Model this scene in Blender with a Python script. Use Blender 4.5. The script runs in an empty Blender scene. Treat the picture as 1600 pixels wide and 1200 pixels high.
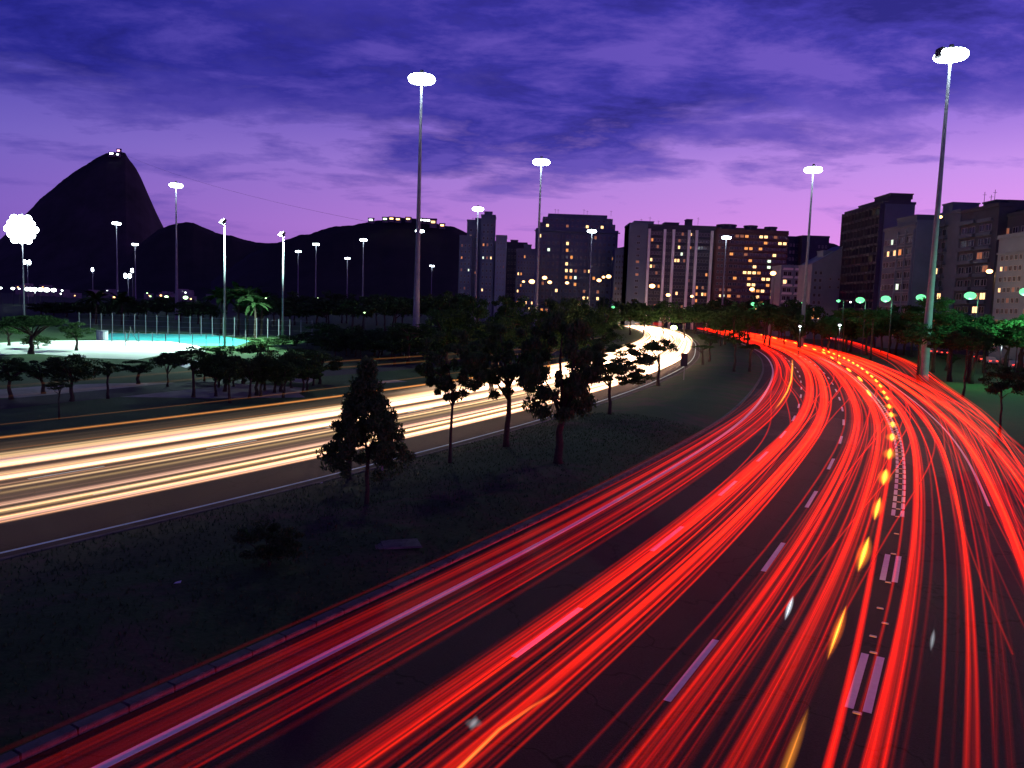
import bpy, math, random
import numpy as np
from mathutils import Vector, Matrix, Euler, noise
R = random.Random(7)
rad = math.radians
sc = bpy.context.scene
COL = sc.collection

# ------------------------------------------------------------------ camera
CAM_H, PITCH, ROLL, F = 8.0, math.atan(120/1244), -0.035, 1244.0
c_, s_, cp, sp = math.cos(ROLL), math.sin(ROLL), math.cos(PITCH), math.sin(PITCH)
camd = bpy.data.cameras.new('camera'); cam = bpy.data.objects.new('camera', camd); COL.objects.link(cam)
camd.sensor_width = 36; camd.lens = 36*F/1600; camd.clip_start = .1; camd.clip_end = 20000
cam.matrix_world = Matrix(((c_, s_, 0, 0), (-s_*sp, c_*sp, -cp, 0), (-s_*cp, c_*cp, sp, CAM_H), (0, 0, 0, 1)))
sc.camera = cam

# ------------------------------------------------------------------ dusk sky
w = bpy.data.worlds.new('World'); sc.world = w; w.use_nodes = True
nt = w.node_tree; nt.nodes.clear()
def srgb(r, g, b):
    f = lambda v: (v/255/12.92) if v/255 <= .04045 else ((v/255+.055)/1.055)**2.4
    return (f(r), f(g), f(b), 1)
class NT:
    def __init__(s, t): s.t = t
    def n(s, typ, **kw):
        o = s.t.nodes.new(typ)
        for k, v in kw.items(): setattr(o, k, v)
        return o
    def l(s, a, b): s.t.links.new(a, b)
    def math(s, op, a, b=None, c=None, clamp=False):
        m = s.n('ShaderNodeMath', operation=op); m.use_clamp = clamp
        for i, v in enumerate((a, b, c)):
            if v is None: continue
            if isinstance(v, (int, float)): m.inputs[i].default_value = v
            else: s.l(v, m.inputs[i])
        return m.outputs[0]
    def ramp(s, fac, stops, interp='LINEAR'):
        r = s.n('ShaderNodeValToRGB'); r.color_ramp.interpolation = interp
        e = r.color_ramp.elements
        while len(e) < len(stops): e.new(.5)
        for i, (p, col) in enumerate(stops): e[i].position = p; e[i].color = col
        s.l(fac, r.inputs[0]); return r.outputs[0]
    def noise(s, vec, scale, detail=6, rough=.55, dist=0):
        t = s.n('ShaderNodeTexNoise'); t.inputs['Scale'].default_value = scale
        t.inputs['Detail'].default_value = detail; t.inputs['Roughness'].default_value = rough
        t.inputs['Distortion'].default_value = dist
        if vec is not None: s.l(vec, t.inputs['Vector'])
        return t.outputs['Fac']
    def mix(s, fac, a, b, blend='MIX'):
        m = s.n('ShaderNodeMix', data_type='RGBA', blend_type=blend)
        for i, v in ((0, fac), (6, a), (7, b)):
            if isinstance(v, (int, float, tuple)): m.inputs[i].default_value = v
            else: s.l(v, m.inputs[i])
        return m.outputs[2]
N = NT(nt)
tc = N.n('ShaderNodeTexCoord'); sep = N.n('ShaderNodeSeparateXYZ'); N.l(tc.outputs['Generated'], sep.inputs[0])
X_, Y_, Z_ = sep.outputs
zc = N.math('MAXIMUM', Z_, 0.0)
den = N.math('ADD', zc, .13)
comb = N.n('ShaderNodeCombineXYZ')
N.l(N.math('DIVIDE', X_, den), comb.inputs[0]); N.l(N.math('DIVIDE', Y_, den), comb.inputs[1])
clear = N.ramp(zc, [(0, srgb(216, 128, 218)), (.09, srgb(218, 142, 234)), (.165, srgb(190, 140, 232)),
                    (.25, srgb(112, 92, 206)), (.38, srgb(64, 54, 166)), (.62, srgb(40, 34, 108)), (1, srgb(22, 19, 66))])
cl1 = N.noise(comb.outputs[0], .55, 10, .58, .12)
mp = N.n('ShaderNodeMapping'); mp.inputs['Location'].default_value = (3.1, 1.7, 0); mp.inputs['Scale'].default_value = (1, 1.5, 1)
N.l(comb.outputs[0], mp.inputs[0])
cl2 = N.noise(mp.outputs[0], 1.9, 10, .64, .2)
cov = N.math('ADD', N.math('MULTIPLY', cl1, .62), N.math('MULTIPLY', cl2, .38))
# more cover towards the zenith, a clear band above the horizon
elev = N.ramp(zc, [(.05, (0, 0, 0, 1)), (.30, (1, 1, 1, 1))], 'EASE')
cfac = N.math('MULTIPLY', N.math('ADD', N.math('SUBTRACT', cov, .525), N.math('MULTIPLY', elev, .135)), 11, clamp=True)
cfac = N.math('MULTIPLY', cfac, N.ramp(zc, [(.03, (.0, .0, .0, 1)), (.17, (.97, .97, .97, 1))]))
ccol = N.ramp(cl2, [(.38, srgb(40, 35, 130)), (.49, srgb(64, 55, 168)), (.62, srgb(108, 84, 192))])
ccol = N.mix(1.0, ccol, N.ramp(zc, [(.36, (1, 1, 1, 1)), (.62, (.30, .30, .32, 1)), (1, (.12, .12, .14, 1))]), 'MULTIPLY')
sky = N.mix(cfac, clear, ccol)
# afterglow is stronger to the west (right of the road), dimmer over the bay
cx = N.n('ShaderNodeCombineXYZ')
for i_, (k_, c0) in enumerate(((.85, .80), (.68, .84), (.42, .93))): N.l(N.math('ADD', N.math('MULTIPLY', X_, k_), c0), cx.inputs[i_])
vmx = N.n('ShaderNodeVectorMath', operation='MAXIMUM'); N.l(cx.outputs[0], vmx.inputs[0]); vmx.inputs[1].default_value = (.25, .3, .5)
vm = N.n('ShaderNodeVectorMath', operation='MULTIPLY'); N.l(sky, vm.inputs[0]); N.l(vmx.outputs[0], vm.inputs[1])
nish = N.n('ShaderNodeTexSky', sky_type='NISHITA'); nish.sun_disc = False
nish.sun_elevation = rad(-3); nish.sun_rotation = rad(40)
vs = N.n('ShaderNodeVectorMath', operation='SCALE'); N.l(nish.outputs[0], vs.inputs[0]); vs.inputs['Scale'].default_value = .05
va = N.n('ShaderNodeVectorMath', operation='ADD'); N.l(vm.outputs[0], va.inputs[0]); N.l(vs.outputs[0], va.inputs[1])
bg = N.n('ShaderNodeBackground'); bg.inputs[1].default_value = .92
N.l(va.outputs[0], bg.inputs[0]); out = N.n('ShaderNodeOutputWorld'); N.l(bg.outputs[0], out.inputs[0])

# the sun has set: what is left of it is a very weak, wide afterglow from the west
sund = bpy.data.lights.new('sun', 'SUN'); sund.energy = .02; sund.angle = rad(20); sund.color = (1, .55, .8)
sun = bpy.data.objects.new('sun', sund); COL.objects.link(sun); sun.rotation_euler = (rad(84), 0, rad(-40)+math.pi)

sc.view_settings.view_transform = 'Standard'; sc.view_settings.look = 'None'
sc.view_settings.exposure = 0; sc.view_settings.gamma = 1; sc.view_settings.use_curve_mapping = False
cy = sc.cycles
cy.use_denoising = True; cy.max_bounces = 5; cy.diffuse_bounces = 2; cy.glossy_bounces = 2; cy.transmission_bounces = 2
cy.transparent_max_bounces = 56; cy.sample_clamp_indirect = 2.0; cy.use_light_tree = True
cy.caustics_reflective = False; cy.caustics_refractive = False; cy.pixel_filter_type = 'BLACKMAN_HARRIS'

# ------------------------------------------------------------------ helpers
def ray(px, py):
    x = (px-800)/F; y = -(py-600)/F
    xx = c_*x+s_*y; yy = -s_*x+c_*y
    return Vector((xx, cp+yy*sp, -sp+yy*cp))
def at(px, py, Y):                      # the point seen there at a depth of Y metres
    d = ray(px, py); return Vector((0, 0, CAM_H))+d*(Y/d.y)
def gnd(px, py, z=0.0):                 # the point seen there on the level z
    d = ray(px, py); return Vector((0, 0, CAM_H))+d*((z-CAM_H)/d.z)
def zat(px, py, Y): return at(px, py, Y).z

def tag(o, label=None, cat=None, group=None, kind=None):
    for k, v in (('label', label), ('category', cat), ('group', group), ('kind', kind)):
        if v: o[k] = v
    return o
def empty(name, loc, rz=0, label=None, cat=None, group=None):
    o = bpy.data.objects.new(name, None); COL.objects.link(o); o.location = loc; o.rotation_euler = (0, 0, rz)
    o.empty_display_size = .3
    return tag(o, label, cat, group)
def link(name, me, parent=None, loc=(0, 0, 0), rot=(0, 0, 0), scale=(1, 1, 1)):
    o = bpy.data.objects.new(name, me); COL.objects.link(o); o.parent = parent
    o.location = loc; o.rotation_euler = rot; o.scale = scale
    return o
def copy_tree(o, parent=None):
    c = o.copy(); COL.objects.link(c); c.parent = parent
    for ch in o.children: copy_tree(ch, c)
    return c
class MB:
    def __init__(s): s.v = []; s.f = []; s.m = []; s.mats = []
    def mi(s, m):
        if m not in s.mats: s.mats.append(m)
        return s.mats.index(m)
    def face(s, pts, m):
        b = len(s.v); s.v += [tuple(p) for p in pts]; s.f.append(tuple(range(b, b+len(pts)))); s.m.append(s.mi(m))
    def box(s, x0, x1, y0, y1, z0, z1, m, M=None, taper=0):
        t = taper
        P = [(x0, y0, z0), (x1, y0, z0), (x1, y1, z0), (x0, y1, z0), (x0+t, y0+t, z1), (x1-t, y0+t, z1), (x1-t, y1-t, z1), (x0+t, y1-t, z1)]
        if M is not None: P = [tuple(M @ Vector(p)) for p in P]
        b = len(s.v); s.v += P; k = s.mi(m)
        for f in ((0, 3, 2, 1), (4, 5, 6, 7), (0, 1, 5, 4), (1, 2, 6, 5), (2, 3, 7, 6), (3, 0, 4, 7)):
            s.f.append(tuple(b+i for i in f)); s.m.append(k)
    def tube(s, path, radii, m, n=8, cap=True):
        path = [Vector(p) for p in path]; b0 = len(s.v); k = s.mi(m)
        for i, p in enumerate(path):
            t = (path[min(i+1, len(path)-1)]-path[max(i-1, 0)]).normalized()
            a = t.orthogonal().normalized() if abs(t.z) < .95 else Vector((1, 0, 0))
            a = (a-t*a.dot(t)).normalized(); c = t.cross(a)
            r = radii[i] if hasattr(radii, '__len__') else radii
            for j in range(n):
                q = p+a*(r*math.cos(2*math.pi*j/n))+c*(r*math.sin(2*math.pi*j/n)); s.v.append(tuple(q))
        for i in range(len(path)-1):
            for j in range(n):
                a0 = b0+i*n+j; a1 = b0+i*n+(j+1) % n
                s.f.append((a0, a1, a1+n, a0+n)); s.m.append(k)
        if cap:
            s.f.append(tuple(b0+j for j in range(n))[::-1]); s.m.append(k)
            e = b0+(len(path)-1)*n; s.f.append(tuple(e+j for j in range(n))); s.m.append(k)
    def sphere(s, c, r, m, n=10, sz=1):
        b = len(s.v); k = s.mi(m); h = n//2
        for i in range(h+1):
            a = math.pi*i/h
            for j in range(n):
                t = 2*math.pi*j/n; s.v.append((c[0]+r*math.sin(a)*math.cos(t), c[1]+r*math.sin(a)*math.sin(t), c[2]+r*sz*math.cos(a)))
        for i in range(h):
            for j in range(n):
                s.f.append((b+i*n+j, b+(i+1)*n+j, b+(i+1)*n+(j+1) % n, b+i*n+(j+1) % n)); s.m.append(k)
    def mesh(s, name, smooth=False):
        me = bpy.data.meshes.new(name); me.from_pydata(s.v, [], s.f)
        for m in s.mats: me.materials.append(m)
        me.polygons.foreach_set('material_index', s.m)
        if smooth: me.polygons.foreach_set('use_smooth', [True]*len(s.f))
        me.update(); return me
    def obj(s, name, parent=None, loc=(0, 0, 0), rot=(0, 0, 0), smooth=False):
        return link(name, s.mesh(name, smooth), parent, loc, rot)

# ------------------------------------------------------------------ materials
MATS = {}
def mat(name, col, rough=.8, var=None, vscale=1.0, bump=0, bscale=20, metal=0, emis=None, estr=0, coords='Object', det=5, spec=.3, nosample=False):
    if name in MATS: return MATS[name]
    m = bpy.data.materials.new(name); m.use_nodes = True; MATS[name] = m
    T = NT(m.node_tree); b = T.t.nodes['Principled BSDF']
    b.inputs['Roughness'].default_value = rough; b.inputs['Metallic'].default_value = metal
    b.inputs['Specular IOR Level'].default_value = spec
    col = tuple(col)+(1,)
    tcn = T.n('ShaderNodeTexCoord')
    if var:
        f = T.noise(tcn.outputs[coords], vscale, det, .65)
        T.l(T.ramp(f, [(.3, col), (.7, tuple(var)+(1,))]), b.inputs['Base Color'])
    else: b.inputs['Base Color'].default_value = col
    if bump:
        f = T.noise(tcn.outputs[coords], bscale, 4, .6); bp = T.n('ShaderNodeBump'); bp.inputs['Strength'].default_value = bump
        bp.inputs['Distance'].default_value = .05
        T.l(f, bp.inputs['Height']); T.l(bp.outputs[0], b.inputs['Normal'])
    if emis:
        b.inputs['Emission Color'].default_value = tuple(emis)+(1,); b.inputs['Emission Strength'].default_value = estr
    if emis and nosample: m.cycles.emission_sampling = 'NONE'
    return m
asphalt = mat('asphalt', (.024, .022, .026), .75, (.040, .038, .042), .35, .35, 30, det=10)
m = asphalt; T = NT(m.node_tree); b = T.t.nodes['Principled BSDF']; b.inputs['Specular IOR Level'].default_value = .12
tcn = T.n('ShaderNodeTexCoord'); f = T.noise(tcn.outputs['Object'], 40, 3, .7)
old = b.inputs['Base Color'].links[0].from_socket
T.l(T.mix(.5, old, T.ramp(f, [(.35, (.014, .014, .017, 1)), (.65, (.052, .052, .056, 1))])), b.inputs['Base Color'])
old = b.inputs['Base Color'].links[0].from_socket
vo = T.n('ShaderNodeTexVoronoi'); vo.inputs['Scale'].default_value = .09; T.l(tcn.outputs['Object'], vo.inputs['Vector'])
pt = T.ramp(vo.outputs['Color'], [(.25, (.72, .72, .74, 1)), (.7, (1.25, 1.22, 1.2, 1))], 'CONSTANT')
vc = T.n('ShaderNodeTexVoronoi', feature='DISTANCE_TO_EDGE'); vc.inputs['Scale'].default_value = .28
dn = T.n('ShaderNodeTexNoise'); dn.inputs['Scale'].default_value = 1.3; T.l(tcn.outputs['Object'], dn.inputs['Vector'])
dm = T.n('ShaderNodeVectorMath', operation='ADD'); T.l(tcn.outputs['Object'], dm.inputs[0]); T.l(dn.outputs['Color'], dm.inputs[1]); T.l(dm.outputs[0], vc.inputs['Vector'])
ck = T.ramp(vc.outputs[0], [(.0, (.35, .35, .35, 1)), (.012, (1, 1, 1, 1))])
T.l(T.mix(1, T.mix(1, old, pt, 'MULTIPLY'), ck, 'MULTIPLY'), b.inputs['Base Color'])
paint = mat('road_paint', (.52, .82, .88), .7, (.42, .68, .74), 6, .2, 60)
kerbm = mat('kerb_concrete', (.12, .12, .125), .9, (.06, .06, .065), 3, .4, 25)
grassm = mat('grass_turf', (.012, .045, .012), 1, (.028, .060, .018), .25, .8, 6, det=9)
T = NT(grassm.node_tree); b = T.t.nodes['Principled BSDF']; tcn = T.n('ShaderNodeTexCoord'); old = b.inputs['Base Color'].links[0].from_socket
f = T.noise(tcn.outputs['Object'], .22, 8, .7, .6)
T.l(T.mix(T.ramp(f, [(.50, (0, 0, 0, 1)), (.62, (1, 1, 1, 1))]), old, (.055, .042, .032, 1)), b.inputs['Base Color'])
parkgrass = mat('park_turf', (.018, .062, .016), 1, (.035, .08, .022), .12, .6, 4, det=9)
dirt = mat('dirt', (.34, .31, .30), 1, (.20, .19, .18), .5, .4, 8)
bark = mat('bark', (.060, .045, .035), 1, (.03, .024, .02), 8, .6, 20)
court_white = mat('court_concrete', (.72, .72, .70), .8, (.60, .60, .58), .3)
court_teal = mat('court_teal_paint', (.03, .38, .42), .7, (.04, .30, .34), .3)
steel = mat('galvanised_steel', (.20, .21, .25), .6, (.14, .15, .18), 1.2)
dark = mat('dark_housing', (.03, .035, .04), .6)
rock = mat('hill_rock', (.05, .05, .06), 1, (.02, .03, .025), .012, 0, det=9)
forest = mat('hill_forest', (.018, .028, .02), 1, (.035, .04, .035), .02, 0, det=9)
def leafmat(name, a, b_):
    if name in MATS: return MATS[name]
    m = bpy.data.materials.new(name); m.use_nodes = True; MATS[name] = m
    T = NT(m.node_tree); T.t.nodes.clear()
    tcn = T.n('ShaderNodeTexCoord'); f = T.noise(tcn.outputs['Object'], 3.2, 5, .7)
    col = T.ramp(f, [(.32, tuple(a)+(1,)), (.68, tuple(b_)+(1,))])
    d = T.n('ShaderNodeBsdfDiffuse'); tr = T.n('ShaderNodeBsdfTranslucent'); mx = T.n('ShaderNodeMixShader'); mx.inputs[0].default_value = .25
    T.l(col, d.inputs[0]); T.l(col, tr.inputs[0]); T.l(d.outputs[0], mx.inputs[1]); T.l(tr.outputs[0], mx.inputs[2])
    o = T.n('ShaderNodeOutputMaterial'); T.l(mx.outputs[0], o.inputs[0]); return m
leaf1 = leafmat('leaf_dark', (.022, .045, .022), (.055, .10, .04))
leaf2 = leafmat('leaf_mid', (.022, .055, .022), (.05, .10, .038))
leaf0 = leafmat('leaf_near', (.035, .085, .030), (.075, .15, .055))
leaf3 = leafmat('leaf_palm', (.012, .030, .012), (.032, .058, .024))
def emi(name, col, s, nosample=False):
    return mat(name, (.02, .02, .02), .5, emis=col, estr=s, nosample=nosample)
em_white = emi('lamp_white', (.80, .95, 1.0), 30, True)
em_far = emi('lamp_white_far', (.85, 1, .95), 9, True)
em_green = emi('lamp_green', (.18, 1.0, .38), 1.55, True)
em_yg = emi('lamp_yellow_green', (.6, 1.0, .45), 6, True)
em_orange = emi('lamp_orange', (1.0, .50, .17), 7, True)
em_red = emi('lamp_red', (1.0, .05, .03), 5, True)
win_warm = emi('window_warm', (1.0, .36, .09), 1.2, True)
win_hot = emi('window_bright', (1.0, .58, .24), 2.6, True)
win_dim = emi('window_dim', (1.0, .33, .16), .35, True)
win_cool = emi('window_cool', (.8, 1.0, .75), 1.6, True)
glass = mat('window_glass', (.012, .014, .022), .18, spec=.5)

# glowing light-trail material: light adds up where trails cross, soft across each trail
trailm = bpy.data.materials.new('trail_glow'); trailm.use_nodes = True; T = NT(trailm.node_tree); T.t.nodes.clear()
at_ = T.n('ShaderNodeAttribute', attribute_name='glow'); uv = T.n('ShaderNodeUVMap'); uv.uv_map = 'UVMap'
sx = T.n('ShaderNodeSeparateXYZ'); T.l(uv.outputs[0], sx.inputs[0])
u = T.math('ABSOLUTE', T.math('SUBTRACT', T.math('MULTIPLY', sx.outputs[0], 2), 1))
fall = T.math('POWER', T.math('SUBTRACT', 1, u, clamp=True), 1.1)
em = T.n('ShaderNodeEmission'); T.l(at_.outputs['Color'], em.inputs[0]); T.l(fall, em.inputs[1])
tr = T.n('ShaderNodeBsdfTransparent'); ad = T.n('ShaderNodeAddShader'); T.l(em.outputs[0], ad.inputs[0]); T.l(tr.outputs[0], ad.inputs[1])
o = T.n('ShaderNodeOutputMaterial'); T.l(ad.outputs[0], o.inputs[0])
trailm.cycles.emission_sampling = 'NONE'

# ------------------------------------------------------------------ curves of the road
def catmull(pts, n=12):
    P = np.array(pts, float); P = np.r_[[2*P[0]-P[1]], P, [2*P[-1]-P[-2]]]; o = []
    for i in range(1, len(P)-2):
        a, b, c, d = P[i-1:i+3]
        for k in range(n):
            t = k/n; o.append(.5*(2*b+(-a+c)*t+(2*a-5*b+4*c-d)*t*t+(-a+3*b-3*c+d)*t**3))
    o.append(P[-2]); return np.array(o)
class Curve:
    def __init__(s, pts, smooth=60):
        C = catmull(pts); d = np.r_[0, np.cumsum(np.hypot(*np.diff(C, axis=0).T))]
        s.L = d[-1]; n = int(s.L/1.5); t = np.linspace(0, s.L, n)
        C = np.c_[np.interp(t, d, C[:, 0]), np.interp(t, d, C[:, 1])]
        for _ in range(smooth): C[1:-1] = .25*C[:-2]+.5*C[1:-1]+.25*C[2:]
        d = np.r_[0, np.cumsum(np.hypot(*np.diff(C, axis=0).T))]
        s.L = d[-1]; s.d = d; s.C = C
        T_ = np.gradient(C, axis=0); T_ /= np.hypot(*T_.T)[:, None]; s.T = T_
    def p(s, t, o=0.0):
        t = np.asarray(t, float)
        x = np.interp(t, s.d, s.C[:, 0]); y = np.interp(t, s.d, s.C[:, 1])
        tx = np.interp(t, s.d, s.T[:, 0]); ty = np.interp(t, s.d, s.T[:, 1])
        return np.stack([x+ty*o, y-tx*o], -1)
    def near(s, q):
        dd = np.hypot(s.C[:, 0]-q[0], s.C[:, 1]-q[1]); i = int(dd.argmin())
        n = np.array([s.T[i, 1], -s.T[i, 0]])
        return s.d[i], float(np.dot(np.array(q[:2])-s.C[i], n))
Lc = Curve([(-13.5, 1.5), (-10.0, 7.3), (-6.7, 12.8), (-5.4, 14.8), (-3.7, 17.7), (-2.1, 20.5), (1.7, 27.3), (6.0, 35.7), (11.4, 46.5), (15.9, 56.0), (20.6, 67.2),
            (28.0, 86.8), (36.1, 110), (42.2, 129.5), (49.6, 155.7), (57.5, 189.3), (67, 240), (76.5, 297), (87, 370), (96, 440), (105, 520), (112, 600)])
Wc = Curve([(-34, -6), (-27, 5), (-20.5, 15.4), (-15.3, 23.5), (-13.0, 27.1), (-10.3, 32.0), (-7.5, 37.3), (-5.9, 40.3), (-0.3, 51.6), (2.7, 57.9), (8.4, 71.0), (15.7, 89.5),
            (25.8, 119.4), (33.4, 146.9), (42, 183.7), (49, 215), (57, 260), (63.5, 310), (68, 370), (70, 440), (69, 520), (64, 600)])
# the ramp on the far right, which joins the road
ramp_pts = [gnd(px, py, .8).xy for px, py in ((1600, 739), (1555, 667), (1510, 628), (1465, 597), (1420, 566), (1360, 543.5), (1312, 530), (1232, 516.5), (1180, 509))]
Rc = Curve([(10.5, 6.5), (17.2, 22.0)]+[tuple(q) for q in ramp_pts], 40)

def strip(name, cv, t0, t1, o0, o1, z, m, step=3.0, parent=None, thick=0):
    n = max(2, int(abs(t1-t0)/step)+1); t = np.linspace(t0, t1, n)
    a = cv.p(t, o0); b = cv.p(t, o1); B = MB(); k = B.mi(m)
    for i in range(n):
        B.v += [(a[i, 0], a[i, 1], z), (b[i, 0], b[i, 1], z)]
    for i in range(n-1): B.f.append((2*i, 2*i+1, 2*i+3, 2*i+2)); B.m.append(k)
    if thick:
        e = len(B.v)
        for i in range(n): B.v += [(a[i, 0], a[i, 1], z-thick), (b[i, 0], b[i, 1], z-thick)]
        for i in range(n-1):
            B.f += [(2*i, 2*i+2, e+2*i+2, e+2*i), (2*i+1, e+2*i+1, e+2*i+3, 2*i+3)]; B.m += [k, k]
        B.f += [(0, e, e+1, 1), (2*n-2, 2*n-1, e+2*n-1, e+2*n-2)]; B.m += [k, k]
    return B.obj(name, parent)

# ------------------------------------------------------------------ ground, roads, markings
B = MB(); S = 9000
xs = [-S, -1500, -400, -150, 0, 150, 400, 1500, S]; ys = [-S, -1500, -300, -60, 60, 250, 700, 2500, S]
for i in range(8):
    for j in range(8): B.face([(xs[i], ys[j], 0), (xs[i+1], ys[j], 0), (xs[i+1], ys[j+1], 0), (xs[i], ys[j+1], 0)], parkgrass)
tag(B.obj('ground'), kind='structure')
med = None
# median lawn, a hand above the carriageways
n = 130; B = MB(); k = B.mi(grassm); tt = np.linspace(0, 330, n)
for i, t in enumerate(tt):
    a = Lc.p(t, -1.5); s2, o2 = Wc.near(a); b = Wc.p(s2, 1.0)
    for j in range(9):
        f = j/8; q = a*(1-f)+b*f
        z = .10+.55*math.sin(math.pi*f)*min(1, np.hypot(*(a-b))/14)+.10*noise.noise(Vector((q[0]*.12, q[1]*.12, 0)))*math.sin(math.pi*f)
        B.v.append((q[0], q[1], z))
for i in range(n-1):
    for j in range(8):
        a0 = i*9+j; B.f.append((a0, a0+9, a0+10, a0+1)); B.m.append(k)
tag(B.obj('median_lawn', smooth=True), kind='structure')
def median_z(x, y):
    s1, o1 = Lc.near((x, y)); s2, o2 = Wc.near((x, y)); d1 = -o1-1.5; d2 = o2-1.0
    f = max(0, min(1, d1/max(.1, d1+d2))); return .10+.55*math.sin(math.pi*f)*min(1, (d1+d2)/14)+.10*noise.noise(Vector((x*.12, y*.12, 0)))*math.sin(math.pi*f)

road = tag(strip('road', Lc, 0, Lc.L, -1.25, 17.8, .010, asphalt), kind='structure')
ramp = tag(strip('ramp_road', Rc, 20, Rc.L, -4.4, 1.3, .006, asphalt), kind='structure')
road2 = tag(strip('left_road', Wc, 0, Wc.L, -14.6, .8, .010, asphalt), kind='structure')
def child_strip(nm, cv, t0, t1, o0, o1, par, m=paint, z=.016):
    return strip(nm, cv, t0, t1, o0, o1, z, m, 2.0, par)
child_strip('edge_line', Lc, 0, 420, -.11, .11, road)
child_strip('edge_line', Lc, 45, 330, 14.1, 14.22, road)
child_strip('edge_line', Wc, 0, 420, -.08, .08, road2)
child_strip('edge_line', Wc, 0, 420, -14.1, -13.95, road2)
for cv, offs, par, ph in ((Lc, 3.5, road, 'A'), (Lc, 7.15, road, 'B')):
    s0, _ = cv.near(gnd(*((869, 977) if ph == 'A' else (1091.7, 1026))).xy)
    for k in range(-1, 22):
        a = s0+k*9.6-1.8
        if a < 0: continue
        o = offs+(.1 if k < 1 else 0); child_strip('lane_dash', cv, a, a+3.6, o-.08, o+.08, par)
for o in (-4.7, -9.3):
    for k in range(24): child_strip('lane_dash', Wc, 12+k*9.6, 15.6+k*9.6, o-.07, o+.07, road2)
# the double broken line with its studs; beyond the third pair it closes up into a ladder
studm = mat('stud_reflector_glow', (.5, .25, .08), .4, emis=(1, .42, .1), estr=.5, nosample=True)  # unlit stud face; its emission imitates returned headlight
studw = mat('stud_body', (.4, .4, .4), .5)
SB = MB(); SB.box(-.09, .09, -.05, .05, 0, .025, studw, taper=.02); SB.box(-.07, .07, -.055, -.045, .006, .02, studm); stud_me = SB.mesh('road_stud')
def stud(t, o):
    q = Lc.p(t, o); tx = Lc.p(t+.5, o)-q
    link('road_stud', stud_me, road, (q[0], q[1], .016), (0, 0, math.atan2(tx[1], tx[0])-math.pi/2))
sp1, _ = Lc.near(gnd(1338, 1137).xy); ep1, oc = Lc.near(gnd(1361.7, 1033).xy)
sp2, _ = Lc.near(gnd(1389, 913).xy); ep2, oc2 = Lc.near(gnd(1395.7, 868).xy)
sp3, oc3 = Lc.near(gnd(1401.7, 812).xy)
for a, b, o in ((sp1-9, ep1-9, oc), (sp1, ep1, oc), (sp2, ep2, oc2)):
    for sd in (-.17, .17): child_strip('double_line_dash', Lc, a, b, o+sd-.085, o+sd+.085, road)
    stud(a-.15, o); stud(b+.15, o)
for k in range(3): stud(ep1+1.2+k*1.1, oc+(.1 if k % 2 else -.1))
stud((ep2+sp3)/2, oc2)
t = sp3; k = 0
while t < 175:
    o = oc3 if t > 40 else oc3
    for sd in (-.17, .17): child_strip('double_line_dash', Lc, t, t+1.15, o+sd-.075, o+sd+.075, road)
    if t < 100: stud(t-.12, o)
    t += 1.45; k += 1
# kerbs: single stones near the camera, one run beyond
KB = MB(); KB.box(-.13, .13, -.485, .485, 0, .15, kerbm, taper=.012); kerb_me = KB.mesh('kerb_stone')
kerb = tag(strip('kerb', Lc, 75, 400, -1.5, -1.26, .15, kerbm, 3, None, .16), kind='structure')
for k in range(70):
    t = 5+k; q = Lc.p(t, -1.38); d = Lc.p(t+.5, -1.38)-q
    link('kerb_stone', kerb_me, kerb, (q[0], q[1], R.uniform(-.012, .008)), (R.uniform(-.01, .01), 0, math.atan2(d[1], d[0])-math.pi/2))
kerb2 = tag(strip('left_kerb', Wc, 0, 400, .82, 1.02, .13, kerbm, 3, None, .14), kind='structure')

# park dirt path, courts, service road on the left
def poly(name, pts, z, m, kind='structure', edge_noise=0):
    B = MB(); P = [Vector((p[0], p[1], z)) for p in pts]; Q = []
    for i, p in enumerate(P):
        q = P[(i+1) % len(P)]; nn = max(1, int((q-p).length/3)) if edge_noise else 1
        for j in range(nn):
            v = p.lerp(q, j/nn)
            if edge_noise: v += Vector((noise.noise(v*.3), noise.noise(v*.3+Vector((9, 0, 0))), 0))*edge_noise
            Q.append(v)
    B.face(Q, m); return tag(B.obj(name), kind=kind)
poly('dirt_path', [gnd(*p).xy for p in ((-60, 612), (60, 604), (150, 600), (290, 598), (400, 600), (480, 606), (470, 622), (380, 622), (250, 621), (120, 620), (-60, 622))], .005, dirt, edge_noise=1.2)
poly('dirt_clearing', [gnd(*p).xy for p in ((430, 595), (470, 588), (500, 592), (480, 600))], .006, dirt, edge_noise=.8)
poly('dirt_clearing', [gnd(*p).xy for p in ((570, 597), (620, 594), (640, 597), (590, 600))], .006, dirt, edge_noise=.8)
court = poly('skating_court', [gnd(*p).xy for p in ((-60, 556), (-40, 538), (60, 532.5), (170, 532), (262, 533), (310, 541), (322, 549), (262, 553), (215, 562), (130, 559), (60, 553))], .02, court_white)
poly('teal_court', [gnd(*p).xy for p in ((160, 531.5), (172, 521), (330, 522.5), (392, 533), (370, 540), (312, 540), (262, 532.6))], .02, court_teal)
poly('court_verge', [gnd(*p).xy for p in ((262, 566), (300, 562), (380, 572), (420, 592), (330, 588))], .015, court_white, edge_noise=.5)
sroad_pts = [gnd(px, py).xy for px, py in ((-80, 640), (200, 612), (400, 592), (650, 572), (860, 552), (960, 530))]

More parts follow.
